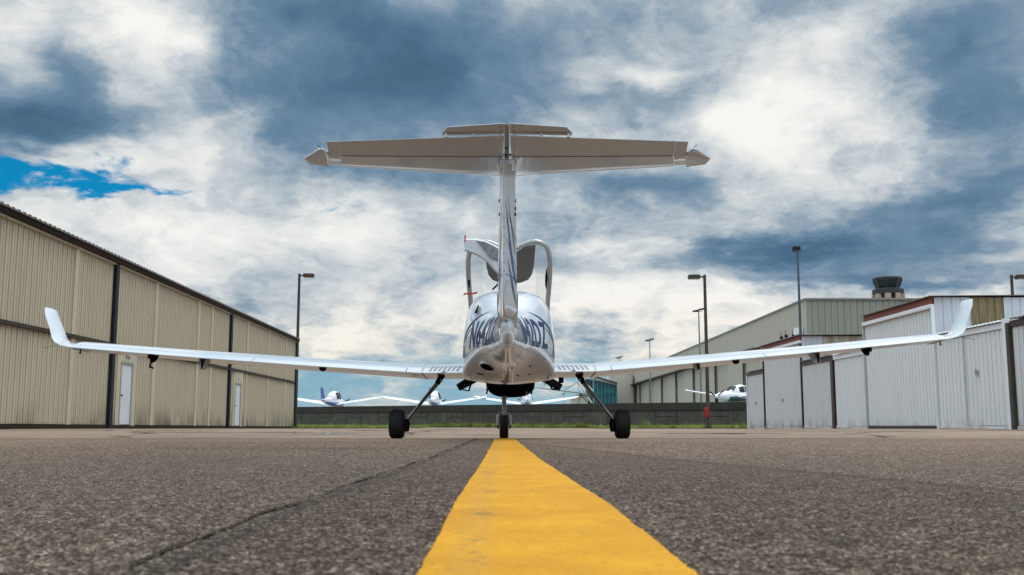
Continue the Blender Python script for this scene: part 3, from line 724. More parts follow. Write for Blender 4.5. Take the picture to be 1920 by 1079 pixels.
MB().box(bx(105)+2.6, bx(105)+3.4, 105, 256.5, .7, HD+.2).build('inner_wall', darkrec, BH)
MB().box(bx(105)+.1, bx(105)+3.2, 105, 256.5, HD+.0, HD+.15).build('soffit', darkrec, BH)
MB().box(bx(257)-.1, bx(257)+40, 256.6, 257.2, .7, HD-.01).build('far_wall', biggrey, BH)
yy = 106.5; k = 0
while yy < 250:
    w = 9.0
    off = .45 if k % 2 == 0 else .75
    m = MB(); ribbed(m, (bx(yy)+off, yy), (bx(yy+w)+off, yy+w), .75, HD-.05, 1.1, .03, (-1, 0), .2)
    m.box(bx(yy)+off+.02, bx(yy+w)+off+.2, yy, yy+w, .72, HD-.04)
    m.build('sliding_door', bigdoor, BH)
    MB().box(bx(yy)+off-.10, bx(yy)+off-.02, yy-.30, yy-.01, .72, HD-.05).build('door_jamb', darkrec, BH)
    yy += w+.15; k += 1
q = P(1511, 621, 96.5); MB().box(bx(96.5)-.55, bx(96.5)-.06, 96.0, 97.6, q.z-.32, q.z+.32).build('wall_cabinet', white2, BH)
for px, py in ((1469, 634), (1478, 631), (1492, 629)):
    yw = 27.35/((px-960)/FPX-.009); q = P(px, py, yw); MB().box(bx(yw)-.3, bx(yw)-.04, yw-.1, yw+.1, q.z-.15, q.z+.15).tube([(bx(yw)-.2, yw, q.z+.15), (bx(yw)-.2, yw, q.z+.6)], .03, 6).build('wall_lamp', darkpost, BH)

# ------------------------------------------------------------------ glazed building, gabled shed
GB = thing('glazed_building', 'teal glass fronted building with sloping dark roof left of the large hangar', 'building', tuple(P(1132, 755, 235)))
GB.location.z = .7
def GP(px, py, Y=235): return P(px, py, Y)
a = GP(1113, 709); b = GP(1156, 721.5); c = GP(1156, 770); d = GP(1113, 770)
m = MB(); m.plate([(a.x, 235, .7), (a.x, 235, a.z), (b.x, 235, b.z), (b.x, 235, .7)], (0, .3, 0)); m.build('glazing', tglass, GB)
m = MB()
for i in range(7):
    t = i/6; x = a.x+(b.x-a.x)*t; zt = a.z+(b.z-a.z)*t; m.box(x-.09, x+.09, 234.55, 234.84, .7, zt)
for z in np.arange(1.6, a.z-.6, 1.15):
    xe = b.x if z < b.z else a.x+(b.x-a.x)*(a.z-z)/(a.z-b.z)
    m.box(a.x, xe, 234.66, 234.83, z-.04, z+.04)
m.build('mullion', paint('teal_mullion', (.06, .20, .21), .4), GB)
a2 = GP(1098, 706, 238); m = MB(); m.plate([(a2.x, 238, .7), (a2.x, 238, a2.z+.3), (a.x, 238, a.z), (a.x, 238, .7)], (0, .3, 0)); m.build('side_glazing', tglass, GB)
m = MB()
for i in range(5):
    x = a2.x+(a.x-a2.x)*i/4; m.box(x-.06, x+.06, 237.6, 237.84, .7, a.z)
m.build('side_mullion', mastl, GB)
r0 = GP(1119, 705.5); r1 = GP(1155.5, 717)
m = MB(); m.plate([(r0.x-1.5, 234.2, r0.z+.35), (r1.x+.1, 234.2, r1.z-.1), (r1.x+.1, 234.2, r1.z-.55), (r0.x-1.5, 234.2, r0.z-.1)], (0, 1.4, 0)); m.build('roof_edge', brown, GB)
m = MB(); m.plate([(a2.x, 236, a.z+.2), (b.x, 236, b.z+.25), (b.x, 236, b.z-.1), (a2.x, 236, a.z-.1)], (0, 3, 0)); m.build('white_fascia', white2, GB)
m = MB().box(b.x+.02, GP(1177, 700, 250).x, 240, 252, .7, GP(1160, 705, 245).z); m.build('side_block', biggrey, GB)
m = MB()
for k in range(12):
    x = b.x-2.5+k*.75; z = GP(1150, 704, 240).z; m.tube([(x, 243, z-.6), (x+.35, 243, z+.5)], .05, 5).tube([(x+.35, 243, z+.5), (x+.75, 243, z-.6)], .05, 5)
m.tube([(b.x-2.7, 243, GP(1150, 704, 240).z+.5), (b.x+7, 243, GP(1150, 704, 240).z+.5)], .07, 6); m.build('roof_truss', mastl, GB)
m = MB()
p, q = GP(1095, 716, 232), GP(1112, 733, 232); m.tube([p, q], .14, 6)
p, q = GP(1097, 737, 232), GP(1110, 756, 232); m.tube([p, q], .14, 6)
m.build('stair_rail', white2, GB)
m = MB(); p, q = GP(1100, 732, 232.6), GP(1112, 730, 232.6); m.box(p.x, q.x, 232.4, 234.0, p.z-.12, p.z+.12); m.build('stair_landing', mastl, GB)
SH = thing('gabled_shed', 'small beige gabled building far behind the wall beside the glass building', 'building', tuple(P(1086, 756, 210))); SH.location.z = .7
x0 = P(1071, 750, 210).x; x1 = P(1100, 750, 210).x; zt = P(1080, 741, 210).z; ze = P(1072, 747, 210).z
m = MB(); m.plate([(x0, 210, .7), (x0, 210, ze), (x0*.45+x1*.55, 210, zt), (x1, 210, ze+.4), (x1, 210, .7)], (0, 8, 0)); m.build('wall', biggrey, SH)
m = MB(); m.plate([(x0-.2, 209.8, ze), (x0*.45+x1*.55, 209.8, zt+.02), (x1+.2, 209.8, ze+.38), (x1+.2, 209.8, ze+.55), (x0*.45+x1*.55, 209.8, zt+.2), (x0-.2, 209.8, ze+.15)], (0, 8.6, 0)); m.build('roof', mastl, SH)

# ------------------------------------------------------------------ control tower
YT = 255; ct = P(1665.5, 560, YT); CT = thing('control_tower', 'airport control tower with dark glass cab and roof antennas above the hangar', 'tower', (ct.x, YT, .7))
def octa(r, z, ph=math.pi/8, n=8): return [(ct.x+r*math.cos(ph+i*2*math.pi/n), YT+r*math.sin(ph+i*2*math.pi/n), z) for i in range(n)]
def TZ(py): return P(1665, py, YT).z
mm = 1/FPX*YT*1.01
MB().rings([octa(20*mm, .7), octa(20*mm, TZ(552))]).build('core', towerd, CT)
for k in range(8):
    a = math.pi/8+k*math.pi/4; cx_, cy_ = ct.x+23.5*mm*math.cos(a), YT+23.5*mm*math.sin(a)
    r = 6.2*mm; MB().box(cx_-r*.75, cx_+r*.75, cy_-r*.75, cy_+r*.75, .7, TZ(552.5)).build('pier', towerc, CT)
MB().rings([octa(27.6*mm, TZ(552.5)), octa(28.0*mm, TZ(551)), octa(28.0*mm, TZ(544)), octa(26*mm, TZ(542.5))]).build('balcony', towerd, CT)
MB().rings([octa(19.0*mm, TZ(542.8)), octa(25.5*mm, TZ(526))]).build('cab_glazing', darkglass, CT)
m = MB()
for k in range(8):
    a = math.pi/8+k*math.pi/4; m.tube([(ct.x+19.2*mm*math.cos(a), YT+19.2*mm*math.sin(a), TZ(542.8)), (ct.x+25.8*mm*math.cos(a), YT+25.8*mm*math.sin(a), TZ(526))], .12, 6)
m.build('mullion', towerd, CT)
MB().rings([octa(25.9*mm, TZ(526.2)), octa(26.6*mm, TZ(522)), octa(24*mm, TZ(520.8)), octa(10*mm, TZ(521.2))]).build('roof', towerd, CT)
for dxp, tp in ((-16, 507), (-8, 501), (-2.5, 506), (2.5, 504), (11.5, 498.5)):
    x = ct.x+dxp*mm; MB().tube([(x, YT, TZ(521)), (x, YT, TZ(tp))], .05, 6).box(x-.2, x+.2, YT-.2, YT+.2, TZ(521), TZ(518)).build('antenna', mastl, CT)

# ------------------------------------------------------------------ lamps and masts
def lamp_post(px, py, Y, basez, side, label):
    tp = P(px, py, Y); h = tp.z-basez
    t = thing('lamp_post', label, 'lamp post', (tp.x, Y, basez), 'brown box-head lamp posts')
    x = tp.x
    MB().tube([(x, Y, basez), (x, Y, tp.z-.02)], [.115, .085], 8).build('pole', bronze, t)
    MB().box(x-.2, x+.2, Y-.2, Y+.2, basez-.1, basez+.12).build('base_plate', bronze, t)
    MB().tube([(x+side*.08, Y, tp.z-.14), (x+side*.30, Y, tp.z-.14)], .05, 8).build('arm', bronze, t)
    hd = MB().box(min(x+side*.28, x+side*.95), max(x+side*.28, x+side*.95), Y-.24, Y+.24, tp.z-.27, tp.z-.02).build('lamp_head', bronze, t, bevel=.03)
    MB().box(min(x+side*.36, x+side*.90), max(x+side*.36, x+side*.90), Y-.19, Y+.19, tp.z-.285, tp.z-.271).build('lens', white2, hd)
    return t
lamp_post(561.5, 513, 64.6, -.4, 1, 'brown lamp post at the far corner of the tan hangar')
lamp_post(1321, 515, 57.5, -.36, -1, 'brown lamp post carrying a red box in the verge by the white sheds')
lamp_post(1896, 515, 57.5, -.36, 1, 'brown lamp post rising behind the white shed roof, head pointing right')
lx = P(1321, 515, 57.5).x
t = thing('call_box', 'red box mounted low on the lamp post near the white sheds', 'box', (lx-.2, 57.45, .5))
z0, z1 = P(1327, 783, 57.4).z, P(1327, 765, 57.4).z
b_ = MB().box(P(1321.5,770,57.3).x, P(1329,770,57.3).x, 57.3, 57.6, z0, z1).build('case', redbox, t, bevel=.02)
MB().box(P(1322.5,770,57.3).x, P(1328,770,57.3).x, 57.285, 57.299, z0+.05, z1-.05).build('front_panel', redbox, t)
def mast(px, py, Y, label, floods):
    tp = P(px, py, Y); x = tp.x
    t = thing('light_mast', label, 'light mast', (x, Y, .7), 'tall floodlight masts')
    MB().tube([(x, Y, .7), (x, Y, tp.z-.3)], [.17, .09], 8).build('pole', mastm if floods == 1 else mastl, t)
    if floods == 1:
        for s in (-1, 1):
            MB().lathe([(-.18, .05), (-.16, .19), (.10, .23), (.16, .21), (.18, .0)], (x+s*.20-.08, Y+.1*s, tp.z+.02*s), 'Y', 12).build('floodlight', darkpost, t)
    else:
        for s in (-1, 1):
            c = Vector((x+s*.42, Y, tp.z-.05+s*.12)); m = MB(); m.hexa([c+Vector(q) for q in ((-.42,-.3,-.22),(.42,-.3,-.10),(.42,.3,-.02),(-.42,.3,-.14),(-.38,-.3,.02),(.38,-.3,.16),(.38,.3,.22),(-.38,.3,.08))])
            m.build('floodlight', darkpost, t)
    MB().tube([(x-.5, Y, tp.z-.32), (x+.5, Y, tp.z-.2)], .05, 6).build('crossbar', mastm, t)
mast(1495, 466, 90, 'tall dark blue light mast in front of the large hangar corner', 1)
mast(1310, 581, 140, 'pale light mast just left of the brown lamp post with the red box', 2)
mast(1218, 637, 193, 'pale light mast halfway along the large hangar, third nearest', 2)
mast(1161, 670, 246, 'farthest and smallest light mast, near the glass building', 2)
mast(1057, 738, 420, 'tiny distant light mast seen under the belly right of the engine', 2)

# ------------------------------------------------------------------ generic small aircraft (parked ones)
def foil(c):  # symmetric thickness, unit chord
    return 5*.12*(.2969*math.sqrt(max(c, 0))-.126*c-.3516*c*c+.2843*c**3-.1015*c**4)
CS = [0, .006, .02, .05, .1, .18, .28, .4, .52, .64, .74]
CT2 = [.75, .82, .90, .96, 1.0]
def section(LE, TE, up, th, cs, camber=0.03, blunt=0.0):
    LE, TE, up = Vector(LE), Vector(TE), Vector(up).normalized(); ch = (TE-LE).length
    def pt(c, s):
        t = foil(c)/.12*th
        cm = camber*4*c*(1-c)
        if blunt: t = max(t, blunt)
        return LE+(TE-LE)*c+up*ch*(cm+s*t)
    top = [pt(c, 1) for c in cs]; bot = [pt(c, -1) for c in cs[::-1]]
    return top+bot
def foil_loft(stations, cs, **kw):
    """stations: (LE,TE,up,th)"""
    m = MB(); m.rings([section(*s, cs, **kw) for s in stations]); return m

def sellipse(Y, hw, zt, zc, zb, ntp, nb, n=40, cx=0.0):
    ring = []
    for k in range(n):
        a = 2*math.pi*k/n; ca, sa = math.cos(a), math.sin(a)
        e = ntp if sa >= 0 else nb; h = (zt-zc) if sa >= 0 else (zc-zb)
        r = (abs(ca)**e+abs(sa)**e)**(-1/e)
        ring.append((cx+hw*r*ca, Y, zc+h*r*sa))
    return ring

def parked_plane(loc, yaw, label, group, accent, bubble=False):
    t = thing('parked_aircraft', label, 'small aircraft', loc, group)
    t.rotation_euler = (0, 0, yaw)
    # local: nose towards +Y, z=0 ground; built around origin then placed by the empty
    def bl(m, name, mat, par=None, **k):
        par = par or t; loc0 = Vector(t.location); t.location = (0, 0, 0); o = m.build(name, mat, par, **k); t.location = loc0; return o
    F = [(-4.0, .05, 1.45, 1.35, 1.28), (-3, .16, 1.55, 1.35, 1.12), (-1.6, .34, 1.75, 1.3, .95), (-.6, .52, 2.05, 1.3, .84), (.2, .58, 2.0, 1.3, .80), (1.0, .56, 1.75, 1.3, .80), (1.7, .50, 1.62, 1.25, .84), (2.3, .38, 1.5, 1.2, .92), (2.55, .18, 1.38, 1.2, 1.05)]
    m = MB(); m.rings([sellipse(y, hw, zt if not bubble else min(zt, 1.62), zc, zb, 2.3, 2.3, 20) for y, hw, zt, zc, zb in F]); fu = bl(m, 'fuselage', white2, smooth=True)
    m = MB(); m.rings([sellipse(y, hw+.012, zc+.02, zc-.10, zb-.008, 2.3, 2.3, 20) for y, hw, zt, zc, zb in F[1:-2]]); bl(m, 'belly_stripe', accent, fu, smooth=True)
    if bubble:
        K = [(-1.5, .25, 1.68, 1.55, 1.5), (-.8, .46, 2.05, 1.5, 1.4), (-.1, .50, 2.18, 1.5, 1.4), (.7, .48, 2.02, 1.5, 1.4), (1.35, .36, 1.66, 1.5, 1.4)]
    else:
        K = [(-1.5, .30, 1.95, 1.55, 1.5), (-.8, .52, 2.28, 1.5, 1.4), (-.1, .57, 2.42, 1.5, 1.4), (.6, .54, 2.25, 1.5, 1.4), (1.3, .40, 1.75, 1.5, 1.4)]
    m = MB(); m.rings([sellipse(*k[:1], *k[1:], 2.4, 2, 20) for k in K]); cab = bl(m, 'cabin_roof', white2, smooth=True)
    for s in (-1, 1):
        for ya, yb in ((-.75, -.15), (-.08, .52)):
            m = MB(); vs = []; n = 6
            for i in range(n+1):
                y = ya+(yb-ya)*i/n; hw = np.interp(y, [k[0] for k in K], [k[1] for k in K]); zt = np.interp(y, [k[0] for k in K], [k[2] for k in K])
                for j in range(5):
                    z = 1.56+(zt-.12-1.56)*j/4; r = (1-min(1, ((z-1.5)/(zt-1.5)))**2.4)**(1/2.4); vs.append((s*(hw*r+.012), y, z))
            m.add(vs, [(i*5+j, i*5+j+1, (i+1)*5+j+1, (i+1)*5+j) for i in range(n) for j in range(4)]); bl(m, 'window', darkglass, cab, smooth=True)
    m = MB(); vs = []
    for i in range(5):                                           # windscreen
        a = -1+.5*i; vs += [(a*.40, 1.30-.25*abs(a), 1.62), (a*.36, .72-.15*abs(a), 2.20 if not bubble else 2.0)]
    m.add(vs, [(2*i, 2*i+2, 2*i+3, 2*i+1) for i in range(4)]); m.v = [(x, y+.12, z+.03) for x, y, z in m.v]; bl(m, 'windscreen', darkglass, cab)
    for s in (-1, 1):
        m = foil_loft([((s*.4, .8, 1.16), (s*.4, -.8, .96), (0, 0, 1), .10), ((s*5.0, .5, 1.82), (s*5.0, -.5, 1.66), (0, 0, 1), .10), ((s*5.4, .25, 1.90), (s*5.4, -.45, 1.80), (0, 0, 1), .07)], CS+CT2)
        bl(m, 'wing', white2, smooth=True)
    bl(MB().rings([section((0, y0, z), (0, y1, z), (1, 0, 0), .05, CS+CT2, 0) for y0, y1, z in ((-2.7, -4.05, 1.45), (-3.35, -4.25, 2.5), (-3.6, -4.3, 2.65))]), 'fin', accent, smooth=True)
    for s in (-1, 1):
        m = foil_loft([((s*.05, -3.2, 1.42), (s*.05, -4.05, 1.42), (0, 0, 1), .05), ((s*1.7, -3.45, 1.44), (s*1.7, -4.0, 1.44), (0, 0, 1), .04)], CS+CT2, camber=0); bl(m, 'tailplane', accent if not bubble else white2, smooth=True)
    m = MB(); m.lathe([(0, .16), (.15, .13), (.3, .0)], (0, 2.55, 1.2), 'Y', 12); pr = bl(m, 'propeller', white2, smooth=True)
    for a in (R(28), R(148), R(268)):
        d = Vector((math.cos(a), 0, math.sin(a))); u = Vector((-math.sin(a), 0, math.cos(a)))
        m = MB(); rs = []
        for r, w, tw in ((.1, .05, .8), (.35, .085, .6), (.65, .08, .4), (.9, .035, .3)):
            c = Vector((0, 2.64, 1.2))+d*r; vv = u*math.cos(tw)+Vector((0, 1, 0))*math.sin(tw); nn = Vector((0, 1, 0))*math.cos(tw)-u*math.sin(tw)
            rs.append([c+vv*w, c+nn*.012, c-vv*w, c-nn*.012])
        m.rings(rs); bl(m, 'blade', black, pr)
    for x, y in ((-1.4, -.2), (1.4, -.2), (0, 1.8)):
        bl(MB().tube([(x*.7, y, .95), (x, y, .2)], .04, 8), 'gear_leg', white2)
        bl(MB().lathe([(-.07, .12), (-.06, .18), (0, .2), (.06, .18), (.07, .12)], (x, y, .2), 'X', 16), 'wheel', rubber)
    bl(MB().tube([(.0, -1.0, 2.2), (0, -1.1, 2.75)], .012, 5), 'antenna', black)
    return t
ZA = .70
grp = 'white low-wing aircraft parked in a row'
cA = P(627, 750, 104); cB = P(816, 750, 104); cC = P(987, 750, 104)
A0 = parked_plane((cA.x, 104, ZA), R(-9), 'parked white low-wing plane with blue tail, leftmost beyond the wall', grp, bluep)
A1 = copy_tree(A0); A1.location.x = cB.x; A1.rotation_euler.z = R(-4); A1['label'] = 'parked white plane seen between the left wheel and the nose wheel'
A2 = copy_tree(A0); A2.location.x = cC.x; A2.rotation_euler.z = R(2); A2['label'] = 'parked white plane seen just right of the nose wheel, under the engine'
cD = P(1386, 740, 78)
parked_plane((cD.x, 78, ZA), R(128), 'white and teal low-wing plane half hidden behind the white sheds', None, tealp, True)
# kingpost-braced ultralight
U = thing('ultralight_aircraft', 'dark-winged wire-braced ultralight parked before the glass building', 'ultralight', (P(1085, 755, 120).x, 120, ZA))
Yu = 120
a, b = P(1001, 727, Yu), P(1100, 740, Yu)
m = MB(); m.rings([section((p.x, Yu-.7*w, p.z), (p.x, Yu+.7*w, p.z+.02), (0, 0, 1), .10, CS+CT2) for p, w in ((a, .5), (a.lerp(b, .15), 1.0), (b, 1.4))]); m.build('wing', paint('dark_grey_fabric', (.10, .11, .11), .7), U, smooth=True)
b2 = b+(b-a)*Vector((1, 0, -1)) if False else None
m = MB(); k = P(1083, 717, Yu); k2 = P(1087, 740, Yu)
m.tube([k2, k], .04, 6); m.build('kingpost', gearp, U)
m = MB(); m.tube([k, P(1057, 733, Yu)], .03, 5).tube([k, P(1099, 741, Yu)], .03, 5); m.build('stay', black, U)
m = MB(); m.tube([P(1086, 738, Yu), P(1104, 757, Yu), Vector((P(1106, 757, Yu).x, Yu, ZA+.2))], .05, 6).tube([P(1090, 739, Yu), Vector((P(1078, 757, Yu).x, Yu, ZA+.2))], .04, 6); m.build('leg', black, U)
m = MB(); c = P(1094, 757, Yu); m.rings([sellipse(Yu+y, hw, ZA+1.0, ZA+.6, ZA+.3, 2, 2, 12, c.x) for y, hw in ((-1, .1), (-.5, .35), (.5, .35), (1.4, .1))]); m.build('pod', white2, U, smooth=True)

# ================================================================== the main aircraft
XC = -.04
AC = thing('light_aircraft', 'white single-engine T-tail aircraft seen from behind on the yellow line, canopy open', 'aircraft', (XC, 13.0, -.1))
ST = [  # Y, hw, ztop, zchine, zbot, ntop, nbot
 (8.62,.010,.96,.92,.88,2,2),(8.8,.060,1.06,.935,.80,2,1.9),(9.2,.092,1.10,.950,.765,2,1.6),(9.6,.115,1.14,.960,.745,2,1.5),(10.2,.155,1.20,.970,.72,2,1.4),
 (10.6,.20,1.26,.970,.705,2.1,1.35),(10.9,.255,1.33,.955,.69,2.2,1.3),(11.2,.33,1.42,.920,.675,2.3,1.3),(11.5,.42,1.53,.860,.655,2.5,1.3),(11.8,.495,1.635,.785,.635,2.7,1.32),
 (12.1,.545,1.70,.715,.61,3.3,1.38),(12.4,.572,1.735,.675,.59,3.8,1.45),(12.66,.582,1.74,.665,.585,4.0,1.5)]
ST2 = [(12.67,.582,1.20,.70,.588,4,2.0),(13.2,.585,1.18,.74,.60,4,2.0),(14.0,.575,1.16,.80,.645,3,2.2),(14.25,.56,1.20,.84,.66,2.4,2.2),(14.8,.50,1.24,.90,.69,2.4,2.2),(15.3,.42,1.30,1.0,.74,2.3,2.2),(15.7,.28,1.30,1.08,.84,2.1,2.1),(15.82,.17,1.26,1.10,.94,2,2)]
SA = np.array(ST)
def fus(Y):
    # smooth interpolation (monotone-ish cubic through catmull-rom)
    i = int(np.clip(np.searchsorted(SA[:, 0], Y)-1, 0, len(SA)-2)); t = (Y-SA[i, 0])/(SA[i+1, 0]-SA[i, 0])
    p1, p2 = SA[i], SA[i+1]; p0 = SA[max(i-1, 0)]; p3 = SA[min(i+2, len(SA)-1)]
    m1 = (p2-p0)/(p2[0]-p0[0])*(p2[0]-p1[0]); m2 = (p3-p1)/(p3[0]-p1[0])*(p2[0]-p1[0])
    h = (2*t**3-3*t*t+1)*p1+(t**3-2*t*t+t)*m1+(-2*t**3+3*t*t)*p2+(t**3-t*t)*m2
    return h
def fus_x(Y, z):
    _, hw, zt, zc, zb, a, b = fus(Y)
    if z >= zc: u = min(1, (z-zc)/(zt-zc)); e = a
    else: u = min(1, (zc-z)/(zc-zb)); e = b
    return hw*(1-u**e)**(1/e)
m = MB(); rs = []
for Y in np.linspace(8.62, 12.66, 60):
    _, hw, zt, zc, zb, a, b = fus(Y); rs.append(sellipse(Y, hw, zt, zc, zb, a, b, 72, XC))
m.rings(rs); fu = m.build('fuselage', white, AC, smooth=True, angle=60)
m = MB(); m.rings([sellipse(*s, 72, XC) for s in ST2]); nose = m.build('nose_section', white, AC, smooth=True, angle=50)
# cockpit tub and seat backs
m = MB().box(XC-.47, XC+.47, 12.72, 13.95, 1.17, 1.215); m.build('cockpit_sill', black, AC, bevel=.01)
for s in (-1, 1):
    st = MB().rings([[(XC+s*.24-.2, 12.80, 1.2), (XC+s*.24+.2, 12.80, 1.2), (XC+s*.24+.2, 12.92, 1.2), (XC+s*.24-.2, 12.92, 1.2)], [(XC+s*.24-.16, 12.72, 1.52), (XC+s*.24+.16, 12.72, 1.52), (XC+s*.24+.16, 12.82, 1.52), (XC+s*.24-.16, 12.82, 1.52)]]); st.build('seat_back', shade, AC, bevel=.02)
m = MB(); m.rings([[(XC-.42, 13.95, 1.18), (XC+.42, 13.95, 1.18), (XC+.42, 14.2, 1.19), (XC-.42, 14.2, 1.19)], [(XC-.34, 13.98, 1.36), (XC+.34, 13.98, 1.36), (XC+.3, 14.2, 1.30), (XC-.3, 14.2, 1.30)]]); m.build('instrument_panel', black, AC, bevel=.02)
# vinyl: shapes defined in (Y, z), wrapped on the fuselage side
def wrap(poly_tris_verts, faces, side, name, mat, off=.003):
    m = MB(); vs = []
    for Y, z in poly_tris_verts:
        x = fus_x(Y, z); x2 = fus_x(Y+.01, z); n = Vector((1, -(x2-x)/.01, 0)); zx = (fus_x(Y, z+.01)-x)/.01; n.z = -zx; n.normalize()
        vs.append((XC+side*(x+n.x*off), Y+n.y*off, z+n.z*off))
    m.add(vs, faces); return m.build(name, mat, fu, smooth=True, angle=70)
def wrap_strip(rows_, side, name, mat):
    """rows_: list of (Y, zlo, zhi)"""
    vs = []; fs = []; k = 5
    for Y, a, b in rows_:
        for j in range(k): vs.append((Y, a+(b-a)*j/(k-1)))
    for i in range(len(rows_)-1):
        for j in range(k-1): fs.append((i*k+j, i*k+j+1, (i+1)*k+j+1, (i+1)*k+j))
    return wrap(vs, fs, side, name, mat)
def text_mesh(txt, size):
    cu = bpy.data.curves.new('reg', 'FONT'); cu.body = txt; cu.size = size; cu.offset = .012; cu.resolution_u = 4; cu.space_character = 1.05
    ob = bpy.data.objects.new('reg', cu); sc.collection.objects.link(ob); bpy.context.view_layer.update()
    dg = bpy.context.evaluated_depsgraph_get(); me = bpy.data.meshes.new_from_object(ob.evaluated_get(dg))
    sc.collection.objects.unlink(ob); bpy.data.objects.remove(ob)
    bm = bmesh.new(); bm.from_mesh(me); bmesh.ops.triangulate(bm, faces=bm.faces)
    for _ in range(5):
        es = [e for e in bm.edges if e.calc_length() > .05]
        if not es: break
        bmesh.ops.subdivide_edges(bm, edges=es, cuts=1); bmesh.ops.triangulate(bm, faces=[f for f in bm.faces if len(f.verts) > 3])
    vs = [(v.co.x, v.co.y) for v in bm.verts]; bm.verts.index_update(); fs = [tuple(v.index for v in f.verts) for f in bm.faces]; bm.free()
    return vs, fs
tv, tf = text_mesh('N642DZ', .44)
mxx = max(v[0] for v in tv); mnx = min(v[0] for v in tv); mny = min(v[1] for v in tv); mxy = max(v[1] for v in tv)
LT = 1.50; HTX = .325; YA, YB = 11.66, 11.66-LT
def tmap(side):
    r = []
    for x, y in tv:
        u = (x-mnx)/(mxx-mnx); w = (y-mny)/(mxy-mny)
        Y = YA-u*LT if side < 0 else YB+u*LT
        _, hw, zt, zc, zb, _, _ = fus(Y)
        z = .955+w*HTX-.02*(11.66-Y)
        z = min(z, zt-.012)
        r.append((Y, z))
    return r
for s in (-1, 1): wrap(tmap(s), tf, s, 'registration', navy)
for s in (-1, 1):
    # curved swooshes forward of the registration
    def arc(y0, z0, y1, z1, bulge, w0, wmid, n=26):
        r = []
        for i in range(n+1):
            t = i/n; Y = y0+(y1-y0)*t; z = z0+(z1-z0)*t+bulge*math.sin(math.pi*t); w = w0+(wmid-w0)*math.sin(math.pi*min(1, t*1.1))**1.2
            r.append((Y, z-w/2, z+w/2))
        return r
    wrap_strip(arc(11.25, 1.36, 12.60, .86, .10, .003, .042), s, 'swoosh', navy)
    wrap_strip(arc(11.62, 1.22, 12.50, .88, .04, .003, .032), s, 'swoosh', navy)
    wrap_strip([(11.74+.05*i/8*8*.1+i*.055, .885, .89+.045*math.sin(math.pi*i/9)) for i in range(10)], s, 'swoosh', gold)
    wrap_strip([(11.95+i*.04, .90+i*.0+.0, .91+.20*(1-abs(i-5)/5.5)**2*(1 if i <= 5 else .4)) for i in range(11)], s, 'swoosh', navy)
    wrap_strip(arc(10.6, 1.07, 12.5, .845, -.02, .002, .008), s, 'swoosh', gold)
    wrap_strip([(12.15+i*.04, .772, .777) for i in range(8)], s, 'panel_line', darkgap)
# little antenna blade and belly fittings
a = P(892, 587, 11.6); b = P(897, 573, 11.75)
m = MB(); m.rings([[Vector(a)+Vector(q)*1.0 for q in ((-.012, -.05, 0), (.012, -.05, 0), (.012, .06, 0), (-.012, .06, 0))], [Vector(b)+Vector(q) for q in ((-.006, -.03, 0), (.006, -.03, 0), (.006, .03, 0), (-.006, .03, 0))]]); m.build('antenna', black, fu)
def belly_pt(px, py):   # find where the view ray meets the underside
    best = None
    for Y in np.linspace(9.0, 12.6, 400):
        p = P(px, py, Y); _, hw, zt, zc, zb, _, e = fus(Y)
        x = abs(p.x-XC)
        if x < hw:
            zl = zc-(zc-zb)*(1-(x/hw)**e)**(1/e)
            if p.z >= zl: return Vector((p.x, Y, zl))
    return P(px, py, 12.5)
c = belly_pt(914, 686)
def lathe_dir(prof, c, d, n=20, sx=1.0):
    d = Vector(d).normalized(); u = d.cross(Vector((0, 1, 0))).normalized(); w = d.cross(u).normalized(); m = MB()
    m.rings([[Vector(c)+d*o+(u*math.cos(a)*sx+w*math.sin(a))*r for a in [2*math.pi*k/n for k in range(n)]] for o, r in prof]); return m
nb_ = Vector((-.35, -.55, -1))
vt = lathe_dir([(-.03, .085), (.02, .09), (.028, .08), (.0, .07)], c, nb_, 24, 1.1).build('vent_lip', white, fu, smooth=True)
lathe_dir([(.021, .068), (.024, .0)], c, nb_, 24, 1.1).build('vent_hole', black, vt)
for px, py, h in ((937, 685, .05), (971, 686, .03), (891, 704, .10), (912, 720, .12), (1021, 719, .06)):
    c = belly_pt(px, py-5); MB().tube([c+Vector((0, 0, .02)), c+Vector((0, -.01, -h))], [.007, .004], 6).build('drain_tube', steel, fu)
c = belly_pt(891, 702); MB().tube([c+Vector((-.03, 0, .02)), c+Vector((-.03, -.01, -.06)), c+Vector((.03, -.01, -.06)), c+Vector((.03, 0, .02))], .009, 6).build('tie_down_ring', white, fu)
c = belly_pt(961, 690); MB().lathe([(.02, .012), (.0, .032), (-.015, .012), (-.06, .007), (-.17, .006)], (c.x, c.y, c.z), 'Z', 10).build('belly_aerial', white, fu, smooth=True)
for px, py in ((898, 701), (906, 702.5), (993, 687), (992, 702), (970, 704), (902, 701.5)):
    c = belly_pt(px, py); lathe_dir([(-.004, .014), (.004, .012), (.006, 0)], c, (0, -.4, -1), 10, 1.6).build('access_cap', darkgap, fu)
# centre-line keel bead and tail skid
m = MB(); pts = []
for Y in np.linspace(8.8, 10.6, 14):
    _, hw, zt, zc, zb, _, _ = fus(Y); pts.append((Y, zb))
m.rings([[(XC-.016, y, z+.03), (XC+.016, y, z+.03), (XC+.008, y, z-.04*math.sin(math.pi*min(1, max(0, (y-8.45)/2.2)))-.004), (XC-.008, y, z-.04*math.sin(math.pi*min(1, max(0, (y-8.45)/2.2)))-.004)] for y, z in pts]); m.build('tail_skid', white, fu)
c = P(949, 618, 8.7); MB().box(XC-.012, XC+.012, 8.75, 8.83, fus(8.8)[4]-.03, fus(8.8)[4]-.0).build('tail_tie_down', steel, fu)
